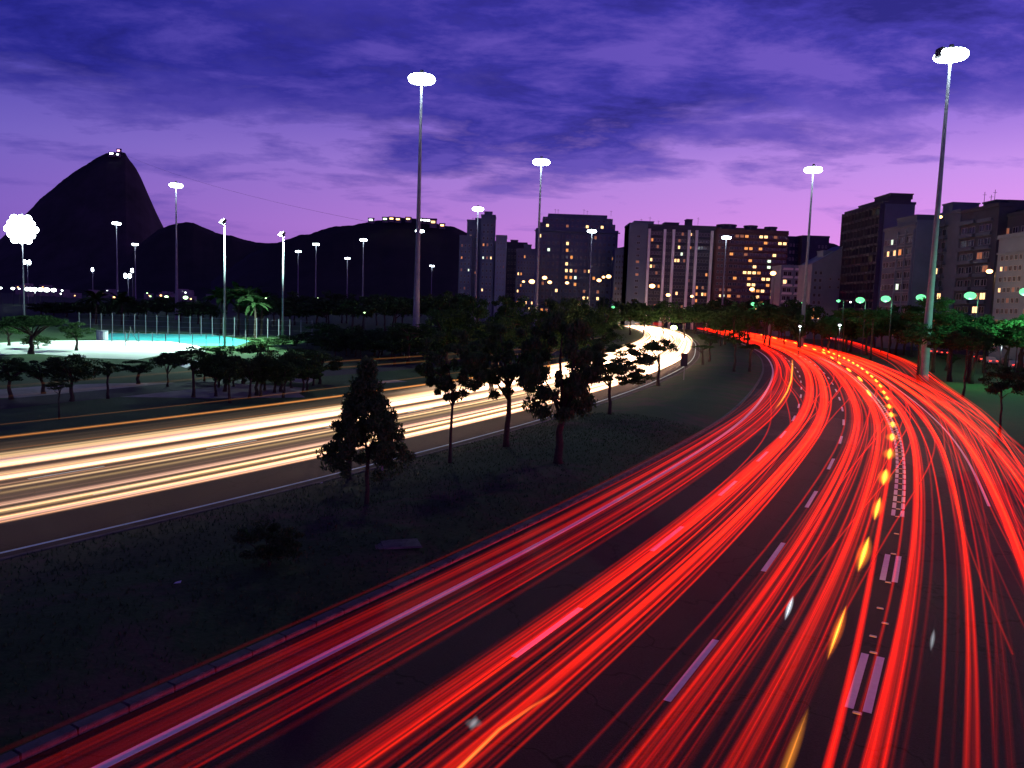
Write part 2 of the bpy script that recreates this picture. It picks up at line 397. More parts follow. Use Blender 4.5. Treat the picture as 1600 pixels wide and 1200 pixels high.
# grass blades on the near median
rng = np.random.default_rng(3)
B = MB(); k = B.mi(leaf1); V = []; Fc = []
cnt = 0
for _ in range(26000):
    t = rng.uniform(2, 60)**1.0; f = rng.uniform(.02, .98); a = Lc.p(t, -1.6)
    # across the median
    q = a+(np.array([-.84, .54])*rng.uniform(0, 16))
    s2, o2 = Wc.near(q)
    if o2 < 1.1: continue
    z = median_z(q[0], q[1]); hgt = rng.uniform(.04, .13); an = rng.uniform(0, 6.28); wd = rng.uniform(.008, .02)*1.6
    dx, dy = math.cos(an)*wd, math.sin(an)*wd; lx, ly = rng.normal(0, .04, 2)
    b0 = len(V); V += [(q[0]-dx, q[1]-dy, z-.01), (q[0]+dx, q[1]+dy, z-.01), (q[0]+lx, q[1]+ly, z+hgt)]; Fc.append((b0, b0+1, b0+2))
me = bpy.data.meshes.new('grass_blades'); me.from_pydata(V, [], Fc); me.materials.append(leaf1)
tag(link('grass', me), 'short dark grass growing on the median between the two roads', 'grass', kind='stuff')
Bp = MB(); P_ = gnd(620, 865); Bp.box(-.75, .75, -.45, .45, 0, .05, kerbm, taper=.03); Bp.box(-.5, .1, -.3, .3, .05, .07, kerbm, taper=.01)
o = Bp.obj('inspection_slab', None, (P_.x, P_.y, median_z(P_.x, P_.y)-.01), (0, 0, .3)); tag(o, 'pale concrete slab lying flush in the dark median lawn', 'slab')
for (px, py, s, lb) in ((278, 941, .09, 'scrap of white paper lying alone on the dark median grass'), (410, 888, .07, 'small pale scrap lying beside the dark bush on the median'), (502, 762, .06, 'tiny white scrap on the grass near the sapling trunks')):
    q = gnd(px, py); q.z = median_z(q.x, q.y)+.05; Bp = MB(); Bp.face([(-s, -s*.7, 0), (s, -s*.5, .02), (s*.8, s*.7, .05), (-s*.7, s*.6, .01)], mat('paper', (.6, .65, .7), .8))
    tag(Bp.obj('paper_scrap', None, q), lb, 'litter')

# ------------------------------------------------------------------ hills
def ridge(name, prof, D, depth, m, rough, n=150, mrow=27, base=-3, seed=0, sharp=1.25):
    px = np.array([p[0] for p in prof], float); py = np.array([p[1] for p in prof], float)
    B = MB(); k = B.mi(m); U = np.linspace(px[0], px[-1], n)
    for i, u_ in enumerate(U):
        yy = np.interp(u_, px, py); P = at(u_, yy, D); X0, H = P.x, P.z
        for j in range(mrow):
            v = -1+2*j/(mrow-1); b = max(0, (1-abs(v)))**sharp
            Yp = D+v*depth*.5; X = X0*(Yp/D) if v < 0 else X0
            z = H*b
            nz = noise.fractal(Vector((X*.006, Yp*.006, seed)), 1.0, 2.1, 5)
            fine = noise.noise(Vector((X*.07, Yp*.07, seed)))+.6*noise.noise(Vector((X*.17, Yp*.17, seed)))
            z += nz*rough*b*(1-b)*4+fine*rough*.16*(b**.3)
            B.v.append((X, Yp, max(base, z)))
    for i in range(n-1):
        for j in range(mrow-1):
            a0 = i*mrow+j; B.f.append((a0, a0+mrow, a0+mrow+1, a0+1)); B.m.append(k)
    return tag(B.obj(name, smooth=True), kind='structure')
ridge('rock_hill', [(-70, 440), (-30, 400), (10, 365), (30, 344), (50, 325), (62, 311), (80, 297), (100, 280), (118, 267), (135, 257), (150, 247), (158, 243), (166, 239.5), (178, 238), (190, 237.5), (196, 239),
      (199, 245), (206, 254), (213, 264), (220, 277), (227, 293), (234, 312), (241, 333), (247, 350), (258, 385), (275, 420), (290, 455)], 2400, 900, rock, 8, n=230, seed=1)
ridge('far_hill', [(180, 425), (220, 380), (248, 358), (256, 355.5), (268, 351), (280, 348.5), (290, 347), (302, 348), (315, 354), (326, 358), (336, 363), (346, 366), (362, 368), (380, 374), (400, 378.5), (420, 380), (440, 379), (470, 382), (520, 395), (600, 430)],
      1800, 700, forest, 7, n=180, seed=2)
ridge('near_hill', [(330, 440), (390, 396), (430, 381), (445, 375), (470, 367), (485, 365), (500, 360), (520, 354), (540, 352), (552, 351), (570, 348), (584, 345), (600, 343), (618, 340), (640, 340), (655, 343), (672, 346), (690, 352), (705, 353), (718, 358), (735, 365), (760, 372),
      (800, 385), (860, 395), (930, 395), (985, 383), (1010, 390), (1100, 400), (1220, 372), (1250, 368), (1300, 380), (1400, 420)], 1250, 500, forest, 8, n=330, seed=3)
# hilltop station and houses, with their lights
def small_house(px, py, D, wd, ht, label, group, m_em, wallm, lit=1, name='house', cat='house'):
    P = at(px, py, D); e = empty(name, (P.x, P.y, P.z), 0, label, cat, group)
    B = MB(); B.box(-wd/2, wd/2, -wd*.3, wd*.3, -ht*1.2, ht*.5, wallm); B.obj('wall', e)
    B = MB(); B.face([(-wd*.56, -wd*.36, ht*.5), (wd*.56, -wd*.36, ht*.5), (wd*.56, 0, ht*.85), (-wd*.56, 0, ht*.85)], roofm)
    B.face([(-wd*.56, 0, ht*.85), (wd*.56, 0, ht*.85), (wd*.56, wd*.36, ht*.5), (-wd*.56, wd*.36, ht*.5)], roofm); B.obj('roof', e)
    nn = max(1, int(lit))
    for i in range(nn):
        x0 = -wd/2+wd*(i+.2)/nn; B = MB(); B.box(x0, x0+wd*.6/nn, -wd*.3-.15, -wd*.3+.02, -ht*.2, ht*.28, m_em); B.obj('window', e)
    return e
roofm = mat('roof_tile', (.12, .07, .06), .9)
pale = mat('house_render', (.24, .22, .24), .9, (.13, .12, .14), .08)
small_house(175, 240.5, 2380, 16, 7, 'cable car station lit white on the left of the rock summit', 'summit buildings', em_white, pale, 1, 'summit_station', 'station')
small_house(184.5, 241.8, 2380, 11, 6, 'lower cream lit building beside the cable car station on the rock', 'summit buildings', em_far, pale, 1, 'summit_station', 'station')
small_house(186, 235.8, 2400, 12, 8, 'pink lit building standing highest on the rock summit', 'summit buildings', emi('lamp_pink', (1, .45, .6), 6, True), pale, 1, 'summit_station', 'station')
hl = [(580, 344, em_far, 'white lit house at the left end of the hilltop row'), (602, 342.5, em_yg, 'greenish lit long house on the hilltop right of the white one'), (612, 342, em_orange, 'orange lit house next to the greenish long house on the hill'),
      (622, 343, em_orange, 'wide orange lit house in the middle of the hilltop row'), (638, 342.5, em_orange, 'orange lit house just left of the nearest tall mast on the hill'), (657, 344, em_far, 'white lit house just right of the tall mast on the hill'),
      (664, 344.5, em_far, 'second white lit house right of the mast on the hill'), (670, 345, em_far, 'third small white lit house right of the mast on the hill'), (677, 347.5, win_hot, 'large bright orange lit house near the right end of the hill'),
      (691, 352.5, em_orange, 'orange lit house lowest at the right end of the hilltop row')]
for i, (px, py, me_, lb) in enumerate(hl): small_house(px, py, 1225, 8.5 if i != 8 else 10, 4.2 if i != 8 else 7, lb, 'lit houses on the hilltop', me_, pale, 1)
B = MB(); a = at(190, 240, 2400); b = at(578, 347, 1225); B.tube([a.lerp(b, i/20)+Vector((0, 0, -60*(i/20)*(1-i/20))) for i in range(21)], .2, dark, 4)
tag(B.obj('cableway_cable'), 'thin cableway cable strung between the rock summit and the hilltop', 'cable')

# shore houses at the foot of the rock
si = 0
for cx, n_ in ((50, 9), (105, 6), (165, 5), (240, 7), (275, 8), (310, 4), (345, 3), (395, 3)):
    for k in range(n_):
        px = cx+R.uniform(-24, 24); Dd = R.uniform(1000, 1500)
        P = at(px, 450, Dd); e = empty('shore_house', (P.x, Dd, 0), R.uniform(-.3, .3), 'small pale house with lit windows on the far shore below the rock', 'house', 'houses along the far shore')
        hh = R.uniform(5, 17); wd = R.uniform(6, 15); B = MB(); B.box(-wd/2, wd/2, -5, 5, -.5, hh, pale); B.obj('wall', e)
        if R.random() < .55:
            B = MB(); q = R.uniform(-.4, .2)*wd; s = R.uniform(1.2, 3); B.box(q, q+s, -5.2, -4.95, hh-4, hh-4+s*.7, R.choice([em_orange, em_orange, win_hot, em_far, win_warm])); B.obj('window', e)
        si += 1

# ------------------------------------------------------------------ apartment buildings
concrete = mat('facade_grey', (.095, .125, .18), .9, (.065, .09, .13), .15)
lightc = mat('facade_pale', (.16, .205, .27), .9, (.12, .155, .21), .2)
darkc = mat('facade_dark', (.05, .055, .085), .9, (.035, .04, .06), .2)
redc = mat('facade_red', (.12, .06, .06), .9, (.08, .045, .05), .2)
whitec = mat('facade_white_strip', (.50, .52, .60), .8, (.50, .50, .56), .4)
frame_m = mat('window_frame', (.25, .25, .28), .6)
WM = {}
def window_me(wd, ht, m, fr):
    key = (round(wd, 2), round(ht, 2), m.name, fr.name)
    if key not in WM:
        B = MB(); f = .08
        for (x0, x1, z0, z1) in ((-wd/2, wd/2, -ht/2, -ht/2+f), (-wd/2, wd/2, ht/2-f, ht/2), (-wd/2, -wd/2+f, -ht/2+f, ht/2-f), (wd/2-f, wd/2, -ht/2+f, ht/2-f), (-f/2, f/2, -ht/2+f, ht/2-f)):
            B.box(x0, x1, -.10, .0, z0, z1, fr)
        B.face([(-wd/2+f, -.03, -ht/2+f), (wd/2-f, -.03, -ht/2+f), (wd/2-f, -.03, ht/2-f), (-wd/2+f, -.03, ht/2-f)], m)
        WM[key] = B.mesh('window')
    return WM[key]
def windows(e, x0, x1, z0, z1, nb, nf, y, wr, hr, lit, fr=frame_m, skip=(), force=(), hot=.25, col=None):
    bw = (x1-x0)/nb; fh = (z1-z0)/nf
    for i in range(nb):
        if i in skip: continue
        for j in range(nf):
            r = R.random(); m = glass
            if (i, j) in force: m = win_hot
            elif r < lit:
                q = R.random(); m = win_hot if q < hot else (win_warm if q < .62 else (win_dim if q < .93 else win_cool))
            link('window', window_me(bw*wr, fh*hr, m, fr), e, (x0+(i+.5)*bw, y, z0+(j+.52)*fh))
def slabs(e, x0, x1, z0, z1, nf, m, proud=.5, t=.35, rail=0, name='floor_slab'):
    fh = (z1-z0)/nf; key = ('s', round(x1-x0, 2), proud, t, m.name, rail, round(fh, 2))
    if key not in WM:
        B = MB(); B.box(0, x1-x0, -proud, -.002, 0, t, m)
        if rail: B.box(0, x1-x0, -proud, -proud+.1, t, t+rail, m)
        WM[key] = B.mesh(name)
    for j in range(nf+1): link(name, WM[key], e, (x0, 0, z0+j*fh-t/2))
def piers(e, xs, z0, z1, m, wd=.5, proud=.7, name='pier'):
    key = ('p', wd, proud, round(z1-z0, 2), m.name)
    if key not in WM:
        B = MB(); B.box(-wd/2, wd/2, -proud, -.003, 0, z1-z0, m); WM[key] = B.mesh(name)
    for x in xs: link(name, WM[key], e, (x, 0, z0))
def bfront(name, label, x0, x1, yt, D, depth, wallm, group='apartment blocks behind the park', rz=0):
    a = at(x0, yt, D); b = at(x1, yt, D); wd = b.x-a.x; H = (a.z+b.z)/2
    e = empty(name, (a.x, D, 0), rz, label, 'building', group)
    B = MB(); B.box(0, wd, 0, depth, 0, H, wallm); B.box(-.15, wd+.15, -.15, depth+.15, H, H+.9, wallm); B.obj('wall', e)
    return e, wd, H
def roofbox(e, x0, x1, y0, y1, z0, z1, m, name='roof_house', cyl=False):
    B = MB()
    if cyl: B.tube([((x0+x1)/2, (y0+y1)/2, z0), ((x0+x1)/2, (y0+y1)/2, z1)], (x1-x0)/2, m, 16); B.tube([((x0+x1)/2, (y0+y1)/2, z1-.6), ((x0+x1)/2, (y0+y1)/2, z1+.1)], (x1-x0)/2+.35, m, 16)
    else: B.box(x0, x1, y0, y1, z0, z1, m); B.box(x0-.2, x1+.2, y0-.2, y1+.2, z1, z1+.35, m)
    B.obj(name, e)
def antennas(e, wd, H, n, d=3):
    for i in range(n):
        x = R.uniform(.05, .95)*wd; h = R.uniform(2, 4.5); B = MB(); B.tube([(x, d, H), (x, d, H+h)], .07, dark, 4); B.tube([(x-.8, d, H+h*.85), (x+.8, d, H+h*.8)], .05, dark, 4); B.obj('antenna', e)

# 1 slim tower with a stepped top, left end
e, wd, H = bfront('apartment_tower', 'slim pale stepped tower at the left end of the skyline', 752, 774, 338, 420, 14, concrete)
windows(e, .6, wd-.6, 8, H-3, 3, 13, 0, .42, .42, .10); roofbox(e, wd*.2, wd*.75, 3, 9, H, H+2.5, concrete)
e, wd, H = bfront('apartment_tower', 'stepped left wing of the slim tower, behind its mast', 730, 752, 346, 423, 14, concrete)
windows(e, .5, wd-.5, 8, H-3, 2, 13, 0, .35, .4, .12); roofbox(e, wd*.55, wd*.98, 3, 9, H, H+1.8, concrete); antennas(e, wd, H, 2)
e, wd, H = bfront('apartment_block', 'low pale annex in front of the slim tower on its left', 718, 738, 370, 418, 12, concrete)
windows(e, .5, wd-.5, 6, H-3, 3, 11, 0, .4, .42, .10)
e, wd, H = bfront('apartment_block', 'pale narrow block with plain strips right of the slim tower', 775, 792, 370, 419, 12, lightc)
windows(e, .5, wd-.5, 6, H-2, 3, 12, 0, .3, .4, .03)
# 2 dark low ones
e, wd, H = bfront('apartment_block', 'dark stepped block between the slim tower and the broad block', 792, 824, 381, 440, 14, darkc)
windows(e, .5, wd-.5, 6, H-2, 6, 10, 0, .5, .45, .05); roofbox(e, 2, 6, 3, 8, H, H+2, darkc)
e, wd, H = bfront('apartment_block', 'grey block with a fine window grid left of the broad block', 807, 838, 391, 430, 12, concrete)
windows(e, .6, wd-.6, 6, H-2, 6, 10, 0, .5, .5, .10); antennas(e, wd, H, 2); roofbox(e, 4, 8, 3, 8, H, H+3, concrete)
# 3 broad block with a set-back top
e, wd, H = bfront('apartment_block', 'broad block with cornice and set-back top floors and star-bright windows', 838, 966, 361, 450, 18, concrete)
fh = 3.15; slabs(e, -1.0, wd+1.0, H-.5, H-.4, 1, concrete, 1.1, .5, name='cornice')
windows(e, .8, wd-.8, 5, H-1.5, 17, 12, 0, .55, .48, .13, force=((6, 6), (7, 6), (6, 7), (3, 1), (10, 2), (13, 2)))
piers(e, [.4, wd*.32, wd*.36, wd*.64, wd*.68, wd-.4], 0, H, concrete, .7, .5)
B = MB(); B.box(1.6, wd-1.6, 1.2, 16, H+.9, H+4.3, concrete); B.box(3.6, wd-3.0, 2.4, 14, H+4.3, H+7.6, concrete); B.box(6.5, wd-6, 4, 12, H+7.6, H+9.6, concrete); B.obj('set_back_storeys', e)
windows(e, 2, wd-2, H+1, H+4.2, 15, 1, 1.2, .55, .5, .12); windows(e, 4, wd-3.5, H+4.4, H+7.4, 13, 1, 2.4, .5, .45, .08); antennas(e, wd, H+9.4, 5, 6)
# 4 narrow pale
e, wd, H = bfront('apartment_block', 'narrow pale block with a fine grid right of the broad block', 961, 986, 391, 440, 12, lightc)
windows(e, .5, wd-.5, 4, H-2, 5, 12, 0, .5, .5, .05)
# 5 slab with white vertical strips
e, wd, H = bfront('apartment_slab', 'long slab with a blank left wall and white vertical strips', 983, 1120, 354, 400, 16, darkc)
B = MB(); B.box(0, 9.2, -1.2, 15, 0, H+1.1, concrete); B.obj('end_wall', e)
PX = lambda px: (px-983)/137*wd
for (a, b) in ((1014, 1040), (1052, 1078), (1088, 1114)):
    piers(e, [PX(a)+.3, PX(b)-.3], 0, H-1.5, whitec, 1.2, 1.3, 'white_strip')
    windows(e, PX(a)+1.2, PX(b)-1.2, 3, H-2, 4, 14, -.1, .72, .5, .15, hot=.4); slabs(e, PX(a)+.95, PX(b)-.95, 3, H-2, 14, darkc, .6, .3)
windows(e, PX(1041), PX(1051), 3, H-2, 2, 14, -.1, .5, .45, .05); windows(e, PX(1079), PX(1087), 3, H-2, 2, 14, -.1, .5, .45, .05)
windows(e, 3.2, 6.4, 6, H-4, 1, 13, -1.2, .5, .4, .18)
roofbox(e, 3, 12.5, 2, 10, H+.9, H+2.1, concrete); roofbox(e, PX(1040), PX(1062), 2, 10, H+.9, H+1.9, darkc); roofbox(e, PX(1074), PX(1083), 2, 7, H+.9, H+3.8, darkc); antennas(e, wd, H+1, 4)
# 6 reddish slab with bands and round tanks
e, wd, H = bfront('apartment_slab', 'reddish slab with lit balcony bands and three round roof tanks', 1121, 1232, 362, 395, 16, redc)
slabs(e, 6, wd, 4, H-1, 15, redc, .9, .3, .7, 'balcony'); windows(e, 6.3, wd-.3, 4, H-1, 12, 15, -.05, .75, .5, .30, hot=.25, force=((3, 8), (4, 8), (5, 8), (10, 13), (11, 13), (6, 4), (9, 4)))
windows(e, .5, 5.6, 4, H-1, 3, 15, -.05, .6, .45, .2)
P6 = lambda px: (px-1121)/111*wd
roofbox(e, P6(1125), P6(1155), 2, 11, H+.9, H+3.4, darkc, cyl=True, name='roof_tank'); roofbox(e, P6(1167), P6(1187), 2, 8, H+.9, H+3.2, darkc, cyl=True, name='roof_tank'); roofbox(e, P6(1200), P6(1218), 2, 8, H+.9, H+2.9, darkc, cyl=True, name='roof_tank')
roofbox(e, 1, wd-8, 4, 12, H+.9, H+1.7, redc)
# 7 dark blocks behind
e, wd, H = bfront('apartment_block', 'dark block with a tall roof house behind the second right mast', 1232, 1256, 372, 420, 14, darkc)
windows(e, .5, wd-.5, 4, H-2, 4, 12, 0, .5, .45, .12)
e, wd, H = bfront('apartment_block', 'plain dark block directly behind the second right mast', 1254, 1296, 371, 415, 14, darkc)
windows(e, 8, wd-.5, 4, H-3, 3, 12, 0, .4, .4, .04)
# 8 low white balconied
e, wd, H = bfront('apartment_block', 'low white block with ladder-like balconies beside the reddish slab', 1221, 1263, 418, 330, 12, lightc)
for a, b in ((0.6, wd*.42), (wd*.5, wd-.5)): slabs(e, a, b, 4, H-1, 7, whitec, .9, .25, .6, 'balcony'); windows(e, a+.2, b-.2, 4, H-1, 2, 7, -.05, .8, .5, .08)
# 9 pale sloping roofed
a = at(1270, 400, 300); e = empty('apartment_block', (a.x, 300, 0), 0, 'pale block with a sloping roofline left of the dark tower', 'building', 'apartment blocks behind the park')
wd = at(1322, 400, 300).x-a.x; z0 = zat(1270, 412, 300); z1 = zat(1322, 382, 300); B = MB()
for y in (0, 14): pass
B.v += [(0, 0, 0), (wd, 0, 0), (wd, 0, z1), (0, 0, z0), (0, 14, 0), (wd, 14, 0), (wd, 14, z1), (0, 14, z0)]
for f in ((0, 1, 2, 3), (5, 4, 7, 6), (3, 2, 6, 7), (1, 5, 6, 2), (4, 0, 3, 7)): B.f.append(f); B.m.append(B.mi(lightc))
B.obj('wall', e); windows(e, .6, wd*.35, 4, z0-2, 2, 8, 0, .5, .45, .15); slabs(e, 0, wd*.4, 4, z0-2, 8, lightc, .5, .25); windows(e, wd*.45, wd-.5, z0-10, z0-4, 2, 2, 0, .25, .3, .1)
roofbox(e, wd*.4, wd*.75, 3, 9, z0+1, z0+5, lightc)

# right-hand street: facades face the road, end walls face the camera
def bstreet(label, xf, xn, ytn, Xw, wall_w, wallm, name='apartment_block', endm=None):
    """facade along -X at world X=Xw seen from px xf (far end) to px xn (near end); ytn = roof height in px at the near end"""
    yf = Xw/((xf-800)/F+.0); yn = Xw/((xn-800)/F)
    # exact depth for each pixel column at horizon height
    yf = Xw/(ray(xf, ytn+15).x/ray(xf, ytn+15).y); yn = Xw/(ray(xn, ytn).x/ray(xn, ytn).y)
    Hh = zat(xn, ytn, yn); Lg = yf-yn
    e = empty(name, (Xw, yf, 0), rad(-90), label, 'building', 'apartment buildings along the right hand street')
    B = MB(); B.box(0, Lg, 0, wall_w, 0, Hh, wallm); B.box(-.2, Lg+.2, -.3, wall_w+.2, Hh, Hh+.8, endm or wallm); B.obj('wall', e)
    return e, Lg, Hh
# dark tower
e, Lg, H = bstreet('dark tower with balcony grid facade and blank right wall', 1321, 1381, 318, 122, 10.5, darkc, 'apartment_tower')
slabs(e, 0, Lg, 5, H-1, 13, darkc, 1.0, .3, .5, 'balcony'); windows(e, .3, Lg-.3, 5, H-1, 11, 13, -.05, .7, .5, .16, hot=.2); piers(e, [Lg*i/11 for i in range(12)], 3, H, darkc, .35, 1.2)
roofbox(e, Lg*.25, Lg, 1.5, 9, H+.8, H+1.7, darkc); roofbox(e, Lg*.62, Lg*1.0, 2, 9.5, H+1.7, H+3.2, darkc)
B = MB(); B.box(Lg, Lg+.25, .4, 10.3, 2, H, concrete); B.obj('end_wall', e)
for j in (H-5.5, H-9): link('window', window_me(1.6, 1.2, glass if j > H-8 else win_hot, frame_m), e, (Lg+.3, 5.5, j), (0, 0, rad(90)))
# row
e, Lg, H = bstreet('grey window-gridded block beside the dark tower on its right', 1382, 1431, 352, 108, 6.5, concrete)
windows(e, .5, Lg*.46, 3, H-2, 4, 9, -.02, .7, .5, .10); windows(e, Lg*.52, Lg-.4, 3, H-2, 4, 9, -.02, .85, .55, .12); slabs(e, Lg*.5, Lg, 3, H-2, 9, lightc, .5, .25); piers(e, [Lg*.5, Lg*.75, Lg-.2], 2, H-1, lightc, .3, .5)
B = MB(); B.box(Lg, Lg+.3, .1, 6.4, 1, H+1.5, lightc); B.obj('end_wall', e); roofbox(e, Lg*.3, Lg*.9, 1, 6, H+.8, H+2.8, concrete)
e, Lg, H = bstreet('grey block with deep balconies right behind the nearest right mast', 1462, 1502, 331, 114.5, 12, concrete)
slabs(e, 1, Lg*.55, 3, H-3, 9, concrete, 1.0, .25, .8, 'balcony'); windows(e, 1, Lg*.52, 3, H-3, 2, 9, -.03, .7, .5, .06, force=((1, 3),)); roofbox(e, Lg*.1, Lg*.5, 1, 8, H+.8, H+3, concrete)
e, Lg, H = bstreet('tall dark block with glazed balconies and several lit windows', 1503, 1562, 322, 113.8, 12, darkc)
slabs(e, .3, Lg*.45, 3, H-3, 9, concrete, 1.0, .3, .7, 'balcony'); slabs(e, Lg*.5, Lg-2, 3, H-3, 9, concrete, .6, .3, .5, 'balcony')
windows(e, .4, Lg*.44, 3, H-3, 2, 9, -.03, .8, .5, .05); windows(e, Lg*.52, Lg-2.2, 3, H-3, 2, 9, -.03, .85, .5, .22, force=((1, 3), (0, 2)), hot=.4)
roofbox(e, Lg*.35, Lg*.7, 2, 9, H+.8, H+1.9, darkc); roofbox(e, Lg*.7, Lg, 2, 9, H+.8, H+1.2, darkc); antennas(e, Lg, H+1, 3)
e, Lg, H = bstreet('dark tall block filling the right edge above the pale one', 1556, 1690, 318, 116, 14, darkc)
windows(e, .5, Lg-.5, 3, H-2, 9, 10, -.02, .6, .5, .06); roofbox(e, 0, Lg*.6, 2, 9, H+.8, H+1.4, darkc)
e, Lg, H = bstreet('pale block with paired windows lit greenish by lamps at right edge', 1562, 1720, 352, 101, 12, lightc)
windows(e, 1, Lg*.30, 3, H-3, 5, 9, -.02, .6, .48, .07); windows(e, Lg*.34, Lg*.62, 3, H-3, 5, 9, -.02, .6, .48, .05); windows(e, Lg*.66, Lg-.5, 3, H-3, 6, 9, -.02, .6, .48, .05)
slabs(e, 0, Lg, 3, H-3, 1, lightc, .35, .4)

# ------------------------------------------------------------------ trees
def crown_mesh(seed, ncl, nleaf, lsize, cr=.30, mt=leaf1, shape='round', zs=.75):
    g = np.random.default_rng(seed); cs = []
    while len(cs) < ncl:
        p = g.normal(size=3); p /= np.linalg.norm(p); p *= g.uniform(.25, 1)**.5
        if shape == 'umbrella': p[2] = abs(p[2])*.45-.1+.25*(1-(p[0]**2+p[1]**2))
        elif shape == 'cone': h = g.uniform(0, 1); rr = (1-h)**.8*g.uniform(.45, 1.12); a = g.uniform(0, 6.28); p = np.array([math.cos(a)*rr, math.sin(a)*rr, (h*2-1)*1.0])
        else: p[2] *= zs
        cs.append(p)
    cs = np.array(cs); idx = g.integers(0, ncl, nleaf); r = g.uniform(.55, 1.3, ncl)*cr
    off = g.normal(size=(nleaf, 3)); off /= np.linalg.norm(off, axis=1)[:, None]; off *= (g.uniform(.15, 1, nleaf)**.6)[:, None]*r[idx][:, None]
    off[:, 2] *= .6; c = cs[idx]+off
    d = g.normal(size=(nleaf, 3)); d[:, 2] -= .4; d /= np.linalg.norm(d, axis=1)[:, None]
    q = g.normal(size=(nleaf, 3)); n_ = np.cross(d, q); n_ /= np.linalg.norm(n_, axis=1)[:, None]
    L_ = (lsize*g.uniform(.6, 1.4, nleaf))[:, None]; Wd = L_*.42
    V = np.empty((nleaf, 4, 3)); V[:, 0] = c-d*L_*.5; V[:, 1] = c+n_*Wd*.5-d*L_*.05; V[:, 2] = c+d*L_*.5; V[:, 3] = c-n_*Wd*.5-d*L_*.05
    me = bpy.data.meshes.new('crown'); me.vertices.add(nleaf*4); me.vertices.foreach_set('co', V.reshape(-1))
    me.loops.add(nleaf*4); me.loops.foreach_set('vertex_index', np.arange(nleaf*4)); me.polygons.add(nleaf)
    me.polygons.foreach_set('loop_start', np.arange(nleaf)*4); me.polygons.foreach_set('loop_total', np.full(nleaf, 4))
    me.materials.append(mt); me.update(); return me, cs
def trunk_mesh(seed, H, r, cs, crad, zc_, lean=.05, fork=None, nlimb=7):
    g = random.Random(seed); B = MB(); hh = fork or (zc_-crad[2]*.55); pts = []
    lx, ly = g.uniform(-lean, lean)*H, g.uniform(-lean, lean)*H
    for i in range(6):
        f = i/5; pts.append((lx*f*f+g.uniform(-.5, .5)*r, ly*f*f+g.uniform(-.5, .5)*r, hh*f-.15*(i == 0)))
    B.tube(pts, [r*(1.35 if i == 0 else 1-.45*i/5) for i in range(6)], bark, 8); top = Vector(pts[-1])
    for i in range(min(nlimb, len(cs))):
        c = Vector((cs[i][0]*crad[0], cs[i][1]*crad[1], zc_+cs[i][2]*crad[2])); s = Vector(pts[-1 if i % 3 else 4]); mid = s.lerp(c, .5)+Vector((g.uniform(-.15, .15), g.uniform(-.15, .15), .1*crad[2]))
        B.tube([s, mid, c], [r*.45, r*.28, r*.08], bark, 5)
    return B.mesh('trunk', True)
POOL = {}
def pool(kind, lod, i):
    key = (kind, lod, i)
    if key not in POOL:
        seed = hash((len(kind)*7+lod*31+i*101)) % 9999
        nl, ls, cr = {0: (11500, .09, .175), 1: (6500, .10, .28), 2: (2600, .15, .30), 3: (900, .24, .34)}[lod]
        if kind == 'c': nl, ls, cr = 21000, .085, .20
        mt = leaf0 if lod == 0 else (leaf2 if i % 2 else leaf1)
        ncl = {0: 70, 1: 40, 2: 30, 3: 22}[lod] if kind != 'c' else 140
        POOL[key] = crown_mesh(seed, ncl, nl, ls, cr, mt, {'u': 'umbrella', 'c': 'cone', 'r': 'round'}[kind])
    return POOL[key]
TK = {}
def tree(x, y, H, rx, rz, kind='r', lod=2, i=0, label='', group=None, tr_r=.14, z0=0, zc_=None, rot=None, name='leafy_tree', fork=None, lean=.04, cat='tree', ry=None):
    me, cs = pool(kind, lod, i); zc_ = zc_ if zc_ is not None else H-rz*(1.0 if kind != 'u' else .6)
    e = empty(name, (x, y, z0), R.uniform(0, 6.28) if rot is None else rot, label, cat, group)
    link('crown', me, e, (0, 0, zc_), (0, 0, 0), (rx, ry or rx, rz))
    key = (kind, lod, i, round(H), round(rx), round(zc_)) if lod >= 2 else None
    if key in TK and key is not None: tm = TK[key]
    else:
        tm = trunk_mesh(i*13+lod, H, tr_r, cs, (rx, ry or rx, rz), zc_, lean, fork, 7 if lod < 2 else 4); TK[key] = tm
    link('trunk', tm, e); return e
def tpx(px, base_y, top_y, rx_px, low_y, kind='r', lod=2, i=0, label='', group=None, D=None, **kw):
    """a tree whose base stands at (px, base_y), with crown from low_y up to top_y"""
    if D is None: P = gnd(px, base_y)
    else: P = at(px, 500, D); P.z = 0
    D = P.y; zt = zat(px, top_y, D); zl = max(.1, zat(px, low_y, D)); rz = (zt-zl)/2; sc_ = D/F
    if kind == 'u': kw.setdefault('zc_', zl+rz*.6); 
    else: kw.setdefault('zc_', (zt+zl)/2)
    return tree(P.x, D, zt, rx_px*sc_*.92, rz*(.92 if kind != 'u' else 1.6), kind, lod, i, label, group, **kw)
# median trees, near to far
G = None
t1 = tpx(572, 808, 560, 78, 745, 'c', 0, 0, 'young leafy tree with tapering crown standing nearest on the median', tr_r=.10, lean=.02, rot=1.0)
tpx(546, 756, 640, 26, 700, 'r', 1, 1, 'slim tree half hidden just left behind the nearest median tree', tr_r=.10)
tpx(703, 735, 490, 60, 655, 'r', 0, 2, 'median tree with thin pale trunk right of the dark sign', tr_r=.09, lean=.01, z0=.1)
tpx(790, 710, 478, 72, 650, 'r', 0, 3, 'fork-trunked median tree in front of the white light trails', tr_r=.19, lean=.01, z0=.1)
tpx(872, 737, 458, 72, 700, 'r', 0, 4, 'tall dense median tree with thick straight trunk', tr_r=.24, lean=.01, z0=.1, rot=2.0)
tpx(952, 656, 522, 76, 618, 'r', 0, 5, 'spreading median tree whose leaves break up the white trails', tr_r=.16, lean=.02, z0=.1)
